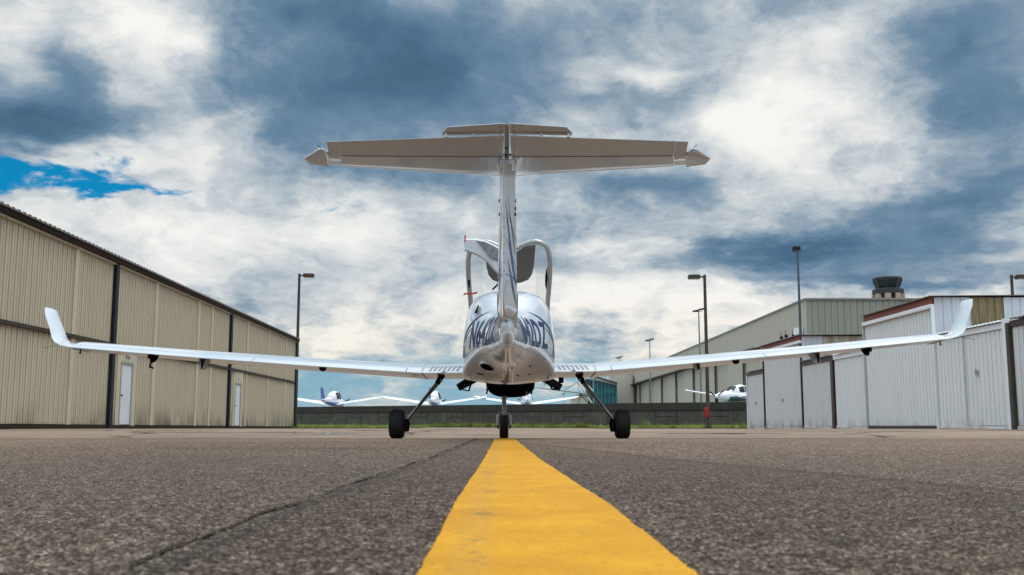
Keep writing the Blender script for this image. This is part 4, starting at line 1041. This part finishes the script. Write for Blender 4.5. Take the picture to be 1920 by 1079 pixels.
# engine chin intake, exhaust
m = MB(); zi = P(956, 742, 14.9).z
m.rings([sellipse(y, hw, .72, .68, zb, 2, 2.6, 32, XC+.02) for y, hw, zb in ((14.0, .26, .64), (14.3, .335, zi+.0), (14.9, .36, zi-.03), (15.3, .32, zi-.0), (15.5, .24, zi+.05))]); it = m.build('chin_intake', black, AC, smooth=True)
MB().tube([P(985, 730, 14.2), P(988, 738, 14.0)], .022, 8).build('exhaust_pipe', steel, it)
for s in (-1, 1): MB().tube([(XC+s*.30, 14.15, .60), (XC+s*.31, 13.8, .50)], .012, 6).build('drain_pipe', black, it)
# propeller
pr = MB().lathe([(0, .17), (.15, .15), (.3, .08), (.36, 0)], (XC, 15.82, 1.11), 'Y', 24).build('propeller', white, AC, smooth=True)
for a in (R(90), R(210), R(330)):
    d = Vector((math.cos(a), 0, math.sin(a))); u = Vector((-math.sin(a), 0, math.cos(a))); rs = []
    for r, w, tw in ((.12, .05, .9), (.3, .08, .7), (.55, .08, .45), (.78, .070, .3), (.93, .060, .22), (.95, .055, .22)):
        c = Vector((XC, 15.92, 1.12))+d*r; vv = u*math.cos(tw)+Vector((0, 1, 0))*math.sin(tw); nn = Vector((0, 1, 0))*math.cos(tw)-u*math.sin(tw)
        rs.append([c+vv*w, c+vv*w*.4+nn*.012, c-vv*w*.4+nn*.012, c-vv*w, c-nn*.008])
    MB().rings(rs).build('blade', black, pr, smooth=True)
# ---- wings
ROLL = .0095
def wp(lx, Y, z, s): return Vector((XC+s*lx, Y, z+s*lx*ROLL))
WZ = .737
# lx, Yte, zte, chord, thick(half), incidence
WST = [(.50, 12.62, WZ, 1.16, .165, 1.7), (1.085, 12.62, WZ+.000, 1.12, .165, 1.7), (1.115, 12.62, WZ+.001, 1.12, .165, 1.7), (2.6, 12.72, WZ+.116, 1.02, .165, 2.0), (4.2, 12.86, WZ+.252, .90, .168, 2.4), (5.72, 12.95, WZ+.395, .80, .165, 2.8)]
def wst(l, s):
    A = np.array(WST); v = [np.interp(l, A[:, 0], A[:, k]) for k in range(1, 6)]
    Y, z, c, th, inc = v; TE = wp(l, Y, z, s); LE = wp(l, Y+c*math.cos(R(inc)), z+c*math.sin(R(inc)), s); return LE, TE, (0, 0, 1), th
def wsurf(l, c, s, top=True, off=.003):
    LE, TE, up, th = wst(l, s); ch = (TE-LE).length; t = foil(c)/.12*th; cm = .028*4*c*(1-c)
    return LE+(TE-LE)*c+Vector((0, 0, 1))*(ch*(cm+(t if top else -t))+(off if top else -off))
for s in (-1, 1):
    W0s = foil_loft([wst(l, s) for l in (.50, 1.085)], CS+CT2[:1], camber=.028, blunt=.004)
    w_root = W0s.build('wing', white, AC, smooth=True, angle=50)
    foil_loft([wst(l, s) for l in (.56, 1.085)], [.762]+CT2[1:], camber=.028, blunt=.003).build('flap', white, w_root, smooth=True, angle=50)
    ls = [1.115, 1.6, 2.1, 2.6, 3.2, 3.8, 4.4, 5.0, 5.4, 5.72]
    foil_loft([wst(l, s) for l in ls], CS+[.80], camber=.028, blunt=.004).build('outer_panel', white, w_root, smooth=True, angle=50)
    foil_loft([wst(l, s) for l in (1.115, 1.30)], [.80]+CT2[1:], camber=.028, blunt=.003).build('outer_panel_edge', white, w_root, smooth=True, angle=50)
    foil_loft([wst(l, s) for l in (1.31, 1.8, 2.2, 2.6, 3.3)], [.812]+CT2[1:], camber=.028, blunt=.003).build('flap', white, w_root, smooth=True, angle=50)
    foil_loft([wst(l, s) for l in (3.31, 3.9, 4.5, 5.1, 5.62)], [.812]+CT2[1:], camber=.028, blunt=.003).build('aileron', white, w_root, smooth=True, angle=50)
    foil_loft([wst(l, s) for l in (5.63, 5.72)], [.80]+CT2[1:], camber=.028, blunt=.003).build('outer_panel_edge', white, w_root, smooth=True, angle=50)
    # gap filler between stub and outer panel, gap under the hinge line
    foil_loft([wst(l, s) for l in (1.086, 1.114)], CS+CT2, camber=.026).build('joint_seal', gearp, w_root, smooth=True)
    m = MB(); vs = []
    for l in (1.31, 2.2, 3.1, 4.2, 5.62): vs += [wsurf(l, .799, s, True, -.004), wsurf(l, .816, s, True, -.004), wsurf(l, .816, s, False, -.004), wsurf(l, .799, s, False, -.004)]
    m.rings([vs[i*4:i*4+4] for i in range(5)]); m.build('hinge_seal', darkgap, w_root)
    # winglet
    def ws(lx, z, Yte, c, inb, cant, th):
        TE = wp(lx, Yte, z, s); LE = TE+Vector((-s*inb, c, 0)); up = Vector((-s*math.cos(cant), 0, math.sin(cant))); return LE, TE, up, th
    zt = wst(5.72, s)[1].z-s*5.72*ROLL
    LE5 = wst(5.72, s)
    st = [(LE5[0], LE5[1], (0, 0, 1), .165), ws(5.86, zt+.03, 12.99, .70, 0, R(78), .13), ws(5.96, zt+.08, 13.03, .60, -.01, R(52), .10), ws(6.02, zt+.14, 13.08, .52, -.02, R(28), .08),
          ws(6.07, zt+.25, 13.13, .47, -.01, R(12), .05), ws(6.22, zt+.47, 13.28, .40, .01, R(10), .05), ws(6.268, zt+.565, 13.36, .32, .02, R(10), .045), ws(6.272, zt+.58, 13.42, .20, .0, R(10), .03)]
    foil_loft(st, CS+CT2, camber=.01).build('winglet', white, w_root, smooth=True, angle=50)
    # anti-slip strips
    for k in range(7):
        l0 = .615+k*.058+.0; m = MB(); vs = []
        for cc in (.70, .76, .82, .88, .93): vs += [wsurf(l0+(.93-cc)*.12*-1+.03, cc, s), wsurf(l0+.028+(.93-cc)*-.12+.03, cc, s)]
        m.add(vs, [(2*i, 2*i+1, 2*i+3, 2*i+2) for i in range(4)]); m.build('anti_slip_strip', gripm, w_root, smooth=True)
    # panel line aft of walk area, and pushrod door
    c0 = wsurf(.82, .97, s, True, .001); MB().lathe([(0, .03), (.004, .028), (.005, 0)], c0, 'Z', 12).build('fuel_cap', gripm, w_root)
# under-wing fittings placed from the photo
def under(px, s, depth=.25):
    lo_, hi_ = .6, 5.6
    for l in np.linspace(.6, 5.9, 600):
        p = wsurf(l, 1-depth, s, False, 0); 
        xx = CX+FPX*(p.x)/(p.y*math.cos(PITCH)+(p.z-CZ)*math.sin(PITCH))
        if (s < 0 and xx < px) or (s > 0 and xx > px): return p, l
    return p, l
def wing_obj(s): return [o for o in AC.children if o.name.startswith('wing')][0 if s < 0 else 1]
for px, kind in ((285, 'tri'), (381, 'box'), (604, 'ball'), (274, 'pipe'), (146, 'ring'), (1308, 'box2'), (1380, 'ball'), (1530, 'box'), (1627, 'tri'), (1768, 'ring')):
    s = -1 if px < 950 else 1; p, l = under(px, s, .18); wo = wing_obj(s)
    if kind == 'tri':
        m = MB(); m.plate([p+Vector((0, .28, .02)), p+Vector((0, -.02, .02)), p+Vector((0, -.03, -.04)), p+Vector((0, .02, -.10)), p+Vector((0, .10, -.08))], (.035, 0, 0)); m.plate([p+Vector((.05*s, .2, .02)), p+Vector((.05*s, 0, .01)), p+Vector((.05*s, .02, -.05))], (.012, 0, 0)); m.build('hinge_bracket', black, wo)
    elif kind in ('box', 'box2'):
        h = .125 if kind == 'box' else .07; w = .045 if kind == 'box' else .03
        m = MB(); m.rings([[p+Vector((-w, .30, .03)), p+Vector((w, .30, .03)), p+Vector((w, .34, .03)), p+Vector((-w, .34, .03))], [p+Vector((-w, .0, .02)), p+Vector((w, .0, .02)), p+Vector((w*.8, .2, -.03)), p+Vector((-w*.8, .2, -.03))], [p+Vector((-w*.7, -.05, -h)), p+Vector((w*.7, -.05, -h)), p+Vector((w*.7, .03, -h-.01)), p+Vector((-w*.7, .03, -h-.01))]]); m.build('hinge_fairing', gearp, wo)
        MB().plate([p+Vector((w*.2, .05, .0)), p+Vector((w*.2, -.055, -.01)), p+Vector((w*.2, -.06, -h)), p+Vector((w*.2, .03, -h))], (.02, 0, 0)).build('hinge_arm', black, wo)
    elif kind == 'ball':
        MB().lathe([(-.045, 0), (-.04, .02), (-.02, .045), (0, .05), (.03, .05)], p+Vector((0, .05, .0)), 'Z', 14).build('fuel_drain', black, wo, smooth=True)
    elif kind == 'pipe':
        MB().tube([p+Vector((0, .2, .02)), p+Vector((0, .2, -.10)), p+Vector((0, .16, -.15)), p+Vector((.085, .05, -.175))], .012, 8).build('pitot_mast', black, wo)
    else:
        MB().tube([p+Vector((0, .1, .02)), p+Vector((0, .1, -.03)), p+Vector((.012, .1, -.055)), p+Vector((0, .1, -.07)), p+Vector((-.012, .1, -.055)), p+Vector((0, .1, -.03))], .007, 6).build('tie_down_ring', black, wo)
# static wicks at the tips
for s in (-1, 1):
    q = wst(5.85, s)[1]; MB().tube([q+Vector((s*.05, 0, .02)), q+Vector((s*.16, -.12, -.02))], .0025, 5).build('static_wick', black, wing_obj(s))
# ---- main gear
def tyre_prof(r, w):
    return [(-w*.42, r*.52), (-w*.5, r*.66), (-w*.5, r*.82), (-w*.43, r*.93), (-w*.30, r*.985), (-w*.12, r), (w*.12, r), (w*.30, r*.985), (w*.43, r*.93), (w*.5, r*.82), (w*.5, r*.66), (w*.42, r*.52)]
for s, top, kn, px in ((-1, P(826, 712, 13.0), P(762, 789, 13.05), 744.5), (1, P(1088, 711, 13.0), P(1150, 787, 13.05), 1166.5)):
    wc = P(px, 795, 13.1); zc_ = float(gz(13.1))+.189; c = Vector((wc.x, 13.1, zc_))
    leg = MB().tube([top+Vector((0, .06, .06)), top, top.lerp(kn, .35), top.lerp(kn, .7), kn], [.036, .032, .025, .022, .020], 12).build('gear_leg', gearp, AC, smooth=True)
    MB().tube([top+Vector((-s*.03, 0, .07)), top+(kn-top)*.10], [.042, .034], 8).build('leg_bracket', black, leg)
    MB().tube([top.lerp(kn, .09)+Vector((s*.0, -.035, 0)), top.lerp(kn, .55)+Vector((0, -.028, 0)), kn+Vector((s*.03, -.03, -.06))], .008, 6).build('brake_line', black, leg)
    MB().tube([kn, kn+Vector((s*.02, 0, -.05)), c+Vector((-s*.10, 0, 0)), c], [.024, .026, .024, .02], 8).build('axle', gearp, leg)
    wh = MB().lathe(tyre_prof(.190, .185), c, 'X', 48).build('wheel', rubber, AC, smooth=True, angle=40)
    MB().lathe([(-.06, .03), (-.065, .095), (-.05, .10), (.05, .10), (.065, .095), (.06, .03)], c, 'X', 24).build('rim', white2, wh, smooth=True)
    m = MB(); 
    for xo in (-.03, 0, .03): m.lathe([(xo-.01, .187), (xo-.008, .191), (xo+.008, .191), (xo+.01, .187)], c, 'X', 48)
    m.build('tread_rib', rubber, wh)
    MB().box(min(c.x-s*.155, c.x-s*.095), max(c.x-s*.155, c.x-s*.095), 13.0, 13.12, zc_-.10, zc_+.07).build('brake_caliper', black, wh, bevel=.008)
    MB().lathe([(-.012, .02), (-.012, .075), (.0, .075), (.0, .02)], c+Vector((-s*.105, 0, 0)), 'X', 24).build('brake_disc', steel, wh)
    MB().tube([c+Vector((-s*.155, -.05, -.09)), c+Vector((-s*.17, -.06, .0)), c+Vector((-s*.14, -.03, .09))], .008, 6).build('brake_hose', black, wh)
    # gear bay bracket on the wing underside
    MB().box(top.x-.035, top.x+.035, 12.9, 13.1, top.z+.04, top.z+.10).build('gear_mount', black, AC, bevel=.01)
# ---- steps
for s in (-1, 1):
    tb = [(885, 715), (879, 733), (865, 733)] if s < 0 else [(1026, 715), (1035.5, 730), (1047.6, 730)]
    stp = MB().tube([P(x, y, 12.6) for x, y in tb], .012, 8).build('entry_step', black, AC, smooth=True)
    q = P(tb[2][0], tb[2][1], 12.6); MB().box(min(q.x, q.x-s*.06), max(q.x, q.x-s*.06), 12.55, 12.65, q.z+.010, q.z+.017).build('tread', black, stp)
q = P(1052, 714, 12.8); MB().box(q.x-.03, q.x+.03, 12.75, 12.85, q.z-.03, q.z+.04).build('step_bracket', black, AC)
# ---- nose gear
nx = P(945, 800, 14.7).x; nc = Vector((nx, 14.75, float(gz(14.75))+.180))
t0 = P(945, 706, 14.7); t1 = P(945, 745, 14.7); t2 = P(945.5, 779, 14.7)
nl = MB().tube([t0, t0.lerp(t1, .5), t1, t2], [.042, .045, .036, .030], 14).build('nose_gear_leg', gearp, AC, smooth=True)
MB().tube([t0.lerp(t1, .25)+Vector((.055, -.02, 0)), t1+Vector((.03, -.02, -.02))], [.022, .015], 8).build('shock_strut', gearp, nl, smooth=True)
MB().tube([t0.lerp(t1, .3)+Vector((-.03, 0, 0)), t0.lerp(t1, .3)+Vector((.03, 0, 0))], .012, 8).build('leg_bolt', steel, nl)
MB().lathe([(-.03, .05), (.03, .05)], t0+Vector((0, 0, -.04)), 'Z', 14).build('leg_socket', trimgrey, nl)
MB().box(nx-.085, nx+.085, 14.70, 14.80, nc.z+.185, nc.z+.215).build('fork_crown', gearp, nl, bevel=.006)
nw = MB().lathe(tyre_prof(.180, .13), nc, 'X', 40).build('nose_wheel', rubber, AC, smooth=True, angle=40)
MB().lathe([(-.05, .02), (-.052, .08), (.052, .08), (.05, .02)], nc, 'X', 20).build('rim', white2, nw)
for s in (-1, 1):
    x = nx+s*.088; f_ = MB().box(x-.02, x+.02, 14.68, 14.84, nc.z+.02, nc.z+.175).build('wheel_fairing_plate', white, nl, bevel=.008)
    MB().box(x-.010, x+.010, 14.70, 14.82, nc.z-.03, nc.z+.018).build('fork_arm', black, nl)
# ---- fin and rudder
def sm(pts, n=6):
    pts = [Vector(p) for p in pts]; r = []
    for i in range(len(pts)-1):
        p0 = pts[max(i-1, 0)]; p1 = pts[i]; p2 = pts[i+1]; p3 = pts[min(i+2, len(pts)-1)]
        for k in range(n):
            t = k/n; r.append(.5*((2*p1)+(-p0+p2)*t+(2*p0-5*p1+4*p2-p3)*t*t+(-p0+3*p1-3*p2+p3)*t**3))
    r.append(pts[-1]); return r
sm0 = sm
def fsec(z, yLE, yTE, half, c0, c1, teoff=0.0, n=9):
    cs = [c0+(c1-c0)*i/(n-1) for i in range(n)]
    R_, L_ = [], []
    for c in cs:
        y = yLE+(yTE-yLE)*c; prof = math.sqrt(max(0, foil(c)/.12*2))*1.0 if False else foil(c)/.06
        h = half*(min(1.0, foil(c)/.06) if c < .3 else (1.0 if c < .675 else max(0.0, 1-(c-.675)/.325)**.85)); h = max(h, .006); xo = teoff*max(0, (c-.68)/.32)
        R_.append((XC+xo+h, y, z)); L_.append((XC+xo-h, y, z))
    return R_+L_[::-1]
fz = [(.96, 9.95, 8.30, .085), (1.12, 9.75, 8.27, .085), (1.35, 9.45, 8.24, .083), (1.7, 9.15, 8.20, .078), (2.05, 8.98, 8.17, .070), (2.34, 8.90, 8.14, .062)]
m = MB(); m.rings([fsec(z, a, b, h, 0, .66) for z, a, b, h in fz]); fin = m.build('fin', white, AC, smooth=True, angle=60)
rz = [(.998, 9.9, 8.60, .030), (1.012, 9.88, 8.52, .056), (1.04, 9.85, 8.41, .073), (1.085, 9.80, 8.31, .083), (1.13, 9.74, 8.27, .085), (1.35, 9.45, 8.24, .083), (1.7, 9.15, 8.20, .078), (2.05, 8.98, 8.17, .070), (2.30, 8.91, 8.145, .060)]
m = MB(); m.rings([fsec(z, a, b, h, .675, 1.0, -.030, 7) for z, a, b, h in rz]); rud = m.build('rudder', white, AC, smooth=True, angle=60)
MB().tube(sm0([(XC-.088, 8.88, 1.26), (XC-.087, 8.90, 1.13), (XC-.078, 8.90, 1.055), (XC-.050, 8.89, 1.008), (XC, 8.88, .990), (XC+.050, 8.89, 1.008), (XC+.078, 8.90, 1.055), (XC+.087, 8.90, 1.13), (XC+.088, 8.88, 1.26)]), .0065, 6).build('rudder_seal', darkgap, fin)
m = MB(); m.rings([fsec(z, a, b, h*.9, .655, .68) for z, a, b, h in fz[1:]]); m.build('rudder_gap', darkgap, fin)
for z in (2.02, 1.95, 1.90):
    for s in (-1, 1):
        if s < 0 and z == 1.95: continue
        MB().box(XC+s*.068-.008, XC+s*.068+.008, 8.44, 8.47, z-.012, z+.014).build('hinge_pin', black, rud)
# vortex strip teeth on the rudder edge and stripes on its right side
for k in range(7):
    z = 1.82-k*.075; yte = np.interp(z, [q[0] for q in rz], [q[2] for q in rz]); MB().box(XC-.030-.001, XC-.030+.008, yte-.002, yte+.008, z-.003, z+.003).build('edge_clip', black, rud)
def fin_strip(pts, side, name, mat, par):
    """pts (c,z0,z1) in chord fraction / height"""
    m = MB(); vs = []
    A = np.array(rz)
    for c, za, zb in pts:
        for j in range(4):
            z = za+(zb-za)*j/3; yl, yt, h = [np.interp(z, A[:, 0], A[:, k]) for k in (1, 2, 3)]
            y = yl+(yt-yl)*c; hh = max(h*(min(1.0, foil(c)/.06) if c < .3 else (1.0 if c < .675 else max(0.0, 1-(c-.675)/.325)**.85)), .006); xo = -.030*max(0, (c-.68)/.32)
            vs.append((XC+xo+side*(hh+.0035), y, z))
    m.add(vs, [(i*4+j, i*4+j+1, i*4+j+5, i*4+j+4) for i in range(len(pts)-1) for j in range(3)]); m.build(name, mat, par, smooth=True)
for s in (-1, 1):
    fin_strip([(.70, 1.30, 1.34), (.76, 1.36, 1.44), (.82, 1.47, 1.58), (.88, 1.63, 1.74), (.93, 1.82, 1.88), (.96, 1.98, 1.985)], s, 'swoosh', midblue, rud)
    fin_strip([(.70, 1.12, 1.15), (.76, 1.20, 1.25), (.82, 1.28, 1.36), (.88, 1.40, 1.44), (.92, 1.50, 1.505)], s, 'swoosh', midblue, rud)
    fin_strip([(.72, 1.55, 1.57), (.78, 1.68, 1.72), (.84, 1.82, 1.86), (.90, 2.0, 2.01)], s, 'swoosh', navy, rud)
for s in (-1, 1):
    for pr_, rng_ in ((rud, (.69, .97)), (fin, (.32, .655))):
        def seg(f0, f1, n=8):
            r = []
            for i in range(n+1):
                c = rng_[0]+(rng_[1]-rng_[0])*i/n; a, b = f0(c), f1(c); r.append((c, a, b))
            return r
        fin_strip(seg(lambda c: 1.22+.75*(c-.3)**1.3-.004, lambda c: 1.22+.75*(c-.3)**1.3+.022*(1-c)), s, 'swoosh', midblue, pr_)
        fin_strip(seg(lambda c: 1.36+.95*(c-.3)**1.2-.004, lambda c: 1.36+.95*(c-.3)**1.2+.030*(1-c)), s, 'swoosh', navy, pr_)
        fin_strip(seg(lambda c: 1.36-.06*(1-c), lambda c: 1.362-.02*(1-c)), s, 'swoosh', midblue, pr_)
# bullet under stabiliser
m = MB(); m.rings([sellipse(y, hw, zt, .5*(zt+zb), zb, 2, 2, 20, XC) for y, hw, zt, zb in ((8.20, .055, 2.36, 2.28), (8.35, .075, 2.40, 2.24), (8.7, .08, 2.42, 2.22), (9.05, .06, 2.40, 2.26), (9.15, .02, 2.36, 2.3))]); m.build('tail_fairing', white, fin, smooth=True)
# ---- horizontal stabiliser + elevator + tab
def mir(p, s): return Vector((XC+s*abs(p.x-XC), p.y, p.z))
def Q(px, py, Y):   # left-half pixel -> local half coords (positive)
    p = P(px, py, Y); return Vector((abs(p.x-XC), Y, p.z))
hs = MB(); LEr = Q(941, 329, 8.86); HGr = Q(944, 294.5, 8.27); TEr = Q(945, 254.5, 7.93)
LEt = Q(617, 309, 8.60); HGt = Q(617, 292.5, 8.27); TEt = Q(611.5, 266, 8.02)
def sg(v, s): return Vector((XC+s*v.x, v.y, v.z))
for s in (-1, 1):
    def hst(t):
        l = LEr.lerp(LEt, t); h = HGr.lerp(HGt, t); return l, h
    m = MB(); rs = []
    for t in (0, .25, .5, .75, .9305):
        l, h = hst(t); ch = (h-l).length; th = .050-.018*t; ring = []
        # round nose, flat aft; lower surface bulges
        cs = [0, .03, .08, .16, .28, .42, .6, .8, 1.0]
        up_ = [sg(l.lerp(h, c)+Vector((0, 0, 1))*th*min(1, math.sqrt(c/.28))*(1-.15*max(0, c-.3)), s) for c in cs]
        dn_ = [sg(l.lerp(h, c)-Vector((0, 0, 1))*th*.75*min(1, math.sqrt(c/.22))*(1-1.0*max(0, c-.22)/.78), s) for c in cs[::-1]]
        rs.append(up_+dn_)
    m.rings(rs); stb = m.build('horizontal_stabiliser', white, AC, smooth=True, angle=50)
    m = MB(); rs = []
    for t in (0, .25, .5, .75, .931):
        h = HGr.lerp(HGt, t); te = TEr.lerp(TEt, t); th = .036-.008*t
        o = Vector((0, -.008, 0)); rs.append([sg(h+o+Vector((0, 0, th)), s), sg(te+Vector((0, 0, .002)), s), sg(te-Vector((0, 0, .002)), s), sg(h+o+Vector((0, 0, -.001)), s)])
    m.rings(rs); elv = m.build('elevator', white, AC, smooth=True, angle=30)
    # horn at the tip
    m = MB(); rs = []
    for t in (.9325, 1.0):
        l, h = hst(t); te = TEr.lerp(TEt, t)
        rs.append([sg(l, s), sg(l.lerp(h, .3)+Vector((0, 0, .03)), s), sg(h+Vector((0, 0, .03)), s), sg(te+Vector((0, 0, .002)), s), sg(te-Vector((0, 0, .002)), s), sg(h-Vector((0, 0, .001)), s), sg(l.lerp(h, .3)-Vector((0, 0, .014)), s)])
    m.rings(rs); m.build('elevator_horn', white, elv, smooth=True, angle=40)
    m = MB()    # tip fairing
    out_ = [(617, 312), (617, 291), (612, 283), (606, 279.3), (597, 280), (570.5, 297), (579, 306.5)]
    dep = [8.60, 8.28, 8.22, 8.17, 8.16, 8.36, 8.50]
    pl = [sg(Q(x, y, d) if True else None, s) for (x, y), d in zip(out_, dep)]
    m.plate(pl, (0, 0, .022)); tf_ = m.build('tip_fairing', white, stb, bevel=.006)
    w0 = sg(Q(603, 281, 8.15), s); MB().tube([w0, w0+Vector((s*.008, -.04, .012)), w0+Vector((s*.02, -.08, .02))], .0028, 5).build('static_wick', black, tf_)
    # hinge slot line, white slot end, plugs
    m = MB(); m.rings([[sg(v, s) for v in (a_+Vector((0, .004, -.003)), a_+Vector((0, -.010, -.003)), a_+Vector((0, -.010, .03)), a_+Vector((0, .004, .03)))] for a_ in (HGr, HGr.lerp(HGt, .922))]); m.build('hinge_seal', darkgap, stb)
    for px in (783, 798):
        c = Q(px, 286, 8.17); c.z -= .0; tt = (HGr.x-c.x)/(HGr.x-HGt.x); hh = HGr.lerp(HGt, tt); te = TEr.lerp(TEt, tt); c = hh.lerp(te, .20); MB().lathe([(-.006, 0), (-.005, .012), (.004, .014)], sg(c, s), 'Z', 12).build('rivet_plug', white2, elv)
    # trim tab
    def TQ(px, py, Y): return sg(Q(px, py, Y), s)
    tb = [(945.5, 251.5, 7.93), (829.5, 254, 7.94), (829.5, 248.5, 7.915), (839, 238.5, 7.86), (945.5, 231.5, 7.80)]
    m = MB(); m.plate([TQ(*q) for q in tb], (0, 0, .008)); tab = m.build('trim_tab', white, elv, bevel=.002)
    m = MB(); m.plate([TQ(945.5, 249.5, 7.915), TQ(831, 251.0, 7.92), TQ(831, 249.3, 7.912), TQ(945.5, 247.8, 7.905)], (0, -.012, 0)); m.build('tab_crease', gearp, tab)
    for px in (836, 887, 937):
        c = TQ(px, 253, 7.93); MB().box(c.x-.012, c.x+.012, 7.91, 7.96, c.z-.014, c.z+.008).build('tab_hinge', white, tab)
    for py in (238, 246):
        c = TQ(939, py, 7.84 if py < 240 else 7.89); MB().lathe([(-.008, 0), (-.007, .005), (.004, .005)], c, 'Z', 8).build('rivet', darkgap, tab)
# centre control horn strip
m = MB(); q = [P(945.8, 300, 8.22), P(945.8, 262, 7.97), P(945.8, 233, 7.81), P(954.6, 233, 7.81), P(954.6, 262, 7.97), P(954.6, 300, 8.22)]
m.plate(q, (0, 0, .012)); ch_ = m.build('elevator_horn_arm', trimgrey, AC)
for y_, Yc in ((290, 8.15), (276, 8.06)):
    c = P(949.5, y_, Yc); MB().lathe([(-.02, 0), (-.018, .008), (0, .01)], c, 'Z', 8).build('bolt', darkgap, ch_)
MB().box(XC-.048, XC+.048, 8.30, 8.42, 2.315, 2.40).build('hinge_bay', black, fin)
MB().tube([P(938, 298, 8.2), P(962, 298, 8.2)], .006, 6).build('hinge_rod', steel, ch_)
# ---- open front canopy: hoop frame, perspex, sun shades
hoop = [(1026, 592, 14.35), (1027, 566, 14.15), (1029, 545, 13.98), (1031, 515, 13.75), (1030.5, 484, 13.5), (1025, 464.5, 13.38), (1012, 455.5, 13.32), (998, 454, 13.30), (982, 459, 13.30), (968, 466, 13.30)]
Rh = [P(*q) for q in hoop]; Lh = [Vector((2*XC-.0-p.x, p.y, p.z)) for p in Rh[::-1]]
mid = [P(956, 468, 13.30), ]
path = sm(Rh+mid+Lh)
cn = MB().tube(path, .034, 10).build('canopy', trimgrey, AC, smooth=True)
for s in (-1, 1):   # forward frame edge further away
    pass
# perspex dome standing up ahead of the hoop
m = MB(); rows_ = []
N = len(path); cen = Vector((XC, 14.1, P(956, 566, 14.1).z))
for k in range(8):
    t = k/7; rows_.append([p.lerp(Vector((cen.x+(p.x-cen.x)*(.93-.25*t), p.y+.75*t*(1-t*.2)+.05, cen.z+(p.z-cen.z)*(1-.18*t*t))), 1.0 if k else 0) for p in path])
vs = [p for r in rows_ for p in r]
m.add(vs, [(i*N+j, i*N+j+1, (i+1)*N+j+1, (i+1)*N+j) for i in range(7) for j in range(N-1)])
m.build('canopy_perspex', clearg, cn, smooth=True)
def cpanel(pts, Y, name, mat, th=.01):
    m = MB(); m.plate([P(x, y, Y+dy_) for x, y, dy_ in pts], (0, th, 0)); return m.build(name, mat, cn)
shR = [(966, 475, 0), (985, 462, 0), (1004, 459, 0), (1003.5, 470, .02), (1001, 500, .1), (997, 516, .15), (990, 525, .2), (978, 530, .22), (966, 532, .22)]
cpanel(shR, 13.42, 'sun_shade', shade)
shL = [(2*956.5-x, y, d) for x, y, d in shR]; cpanel(shL, 13.42, 'sun_shade', shade)
for s in (1, -1):
    q = [(1027, 499, 0), (1024, 506, 0), (1022, 520, 0), (1022, 535, 0), (1024.5, 544, 0)]
    q = q+[(1026.5, 520, 0)]
    if s < 0: q = [(2*952.5-x-2, y, d) for x, y, d in q]
    cpanel(q, 13.8, 'canopy_pad', black, .03)
MB().tube([P(924, 543, 13.0), P(934, 533, 13.1)], .012, 6).build('canopy_strut', black, cn)
# streamer on canopy latch
rb = MB(); pts = sm([P(869, 553, 13.6), P(874, 551, 13.6), P(882, 551.5, 13.55), (P(895, 549, 13.5))], 5); vs = []
for i, p in enumerate(pts): vs += [p+Vector((0, 0, -.012)), p+Vector((0, .004*math.sin(i*1.3), .012))]
rb.add(vs, [(2*i, 2*i+2, 2*i+3, 2*i+1) for i in range(len(pts)-1)]); rb.build('pin_streamer', red, cn)
# ---- raised rear door (left), hinged at the top
dr = [(870.5, 449), (876, 448), (893, 448.5), (910, 452), (925, 459), (938, 466), (938, 512), (932, 509), (926, 502), (915, 489), (903, 480), (888, 473), (873, 468), (871, 463)]
dep = lambda x: 12.35+.006*abs(938-x)*.3
m = MB(); m.plate([P(x, y, dep(x)) for x, y in dr], (.0, .05, .02)); dor = m.build('rear_door', white, AC, bevel=.008)
wn = [(891.5, 450.5), (910, 454), (925, 461), (936.5, 468), (936.5, 489.5), (930, 488), (918, 483), (911, 474), (904, 464)]
m = MB(); m.plate([P(x, y, dep(x)-.045) for x, y in wn], (0, .012, .0)); m.build('door_window', doorg, dor, bevel=.003)
ed = [P(x, y, dep(x)-.03) for x, y in ((872, 468.5), (888, 474), (903, 481.5), (915, 490.5), (926, 503.5), (934, 511))]
MB().tube(sm(ed, 4), .018, 8).build('door_edge', trimgrey, dor)
MB().tube([P(872.5, 441.5, 12.3), P(872, 448, 12.3), P(871.5, 454, 12.28)], .010, 6).build('safety_pin_flag', red, dor)
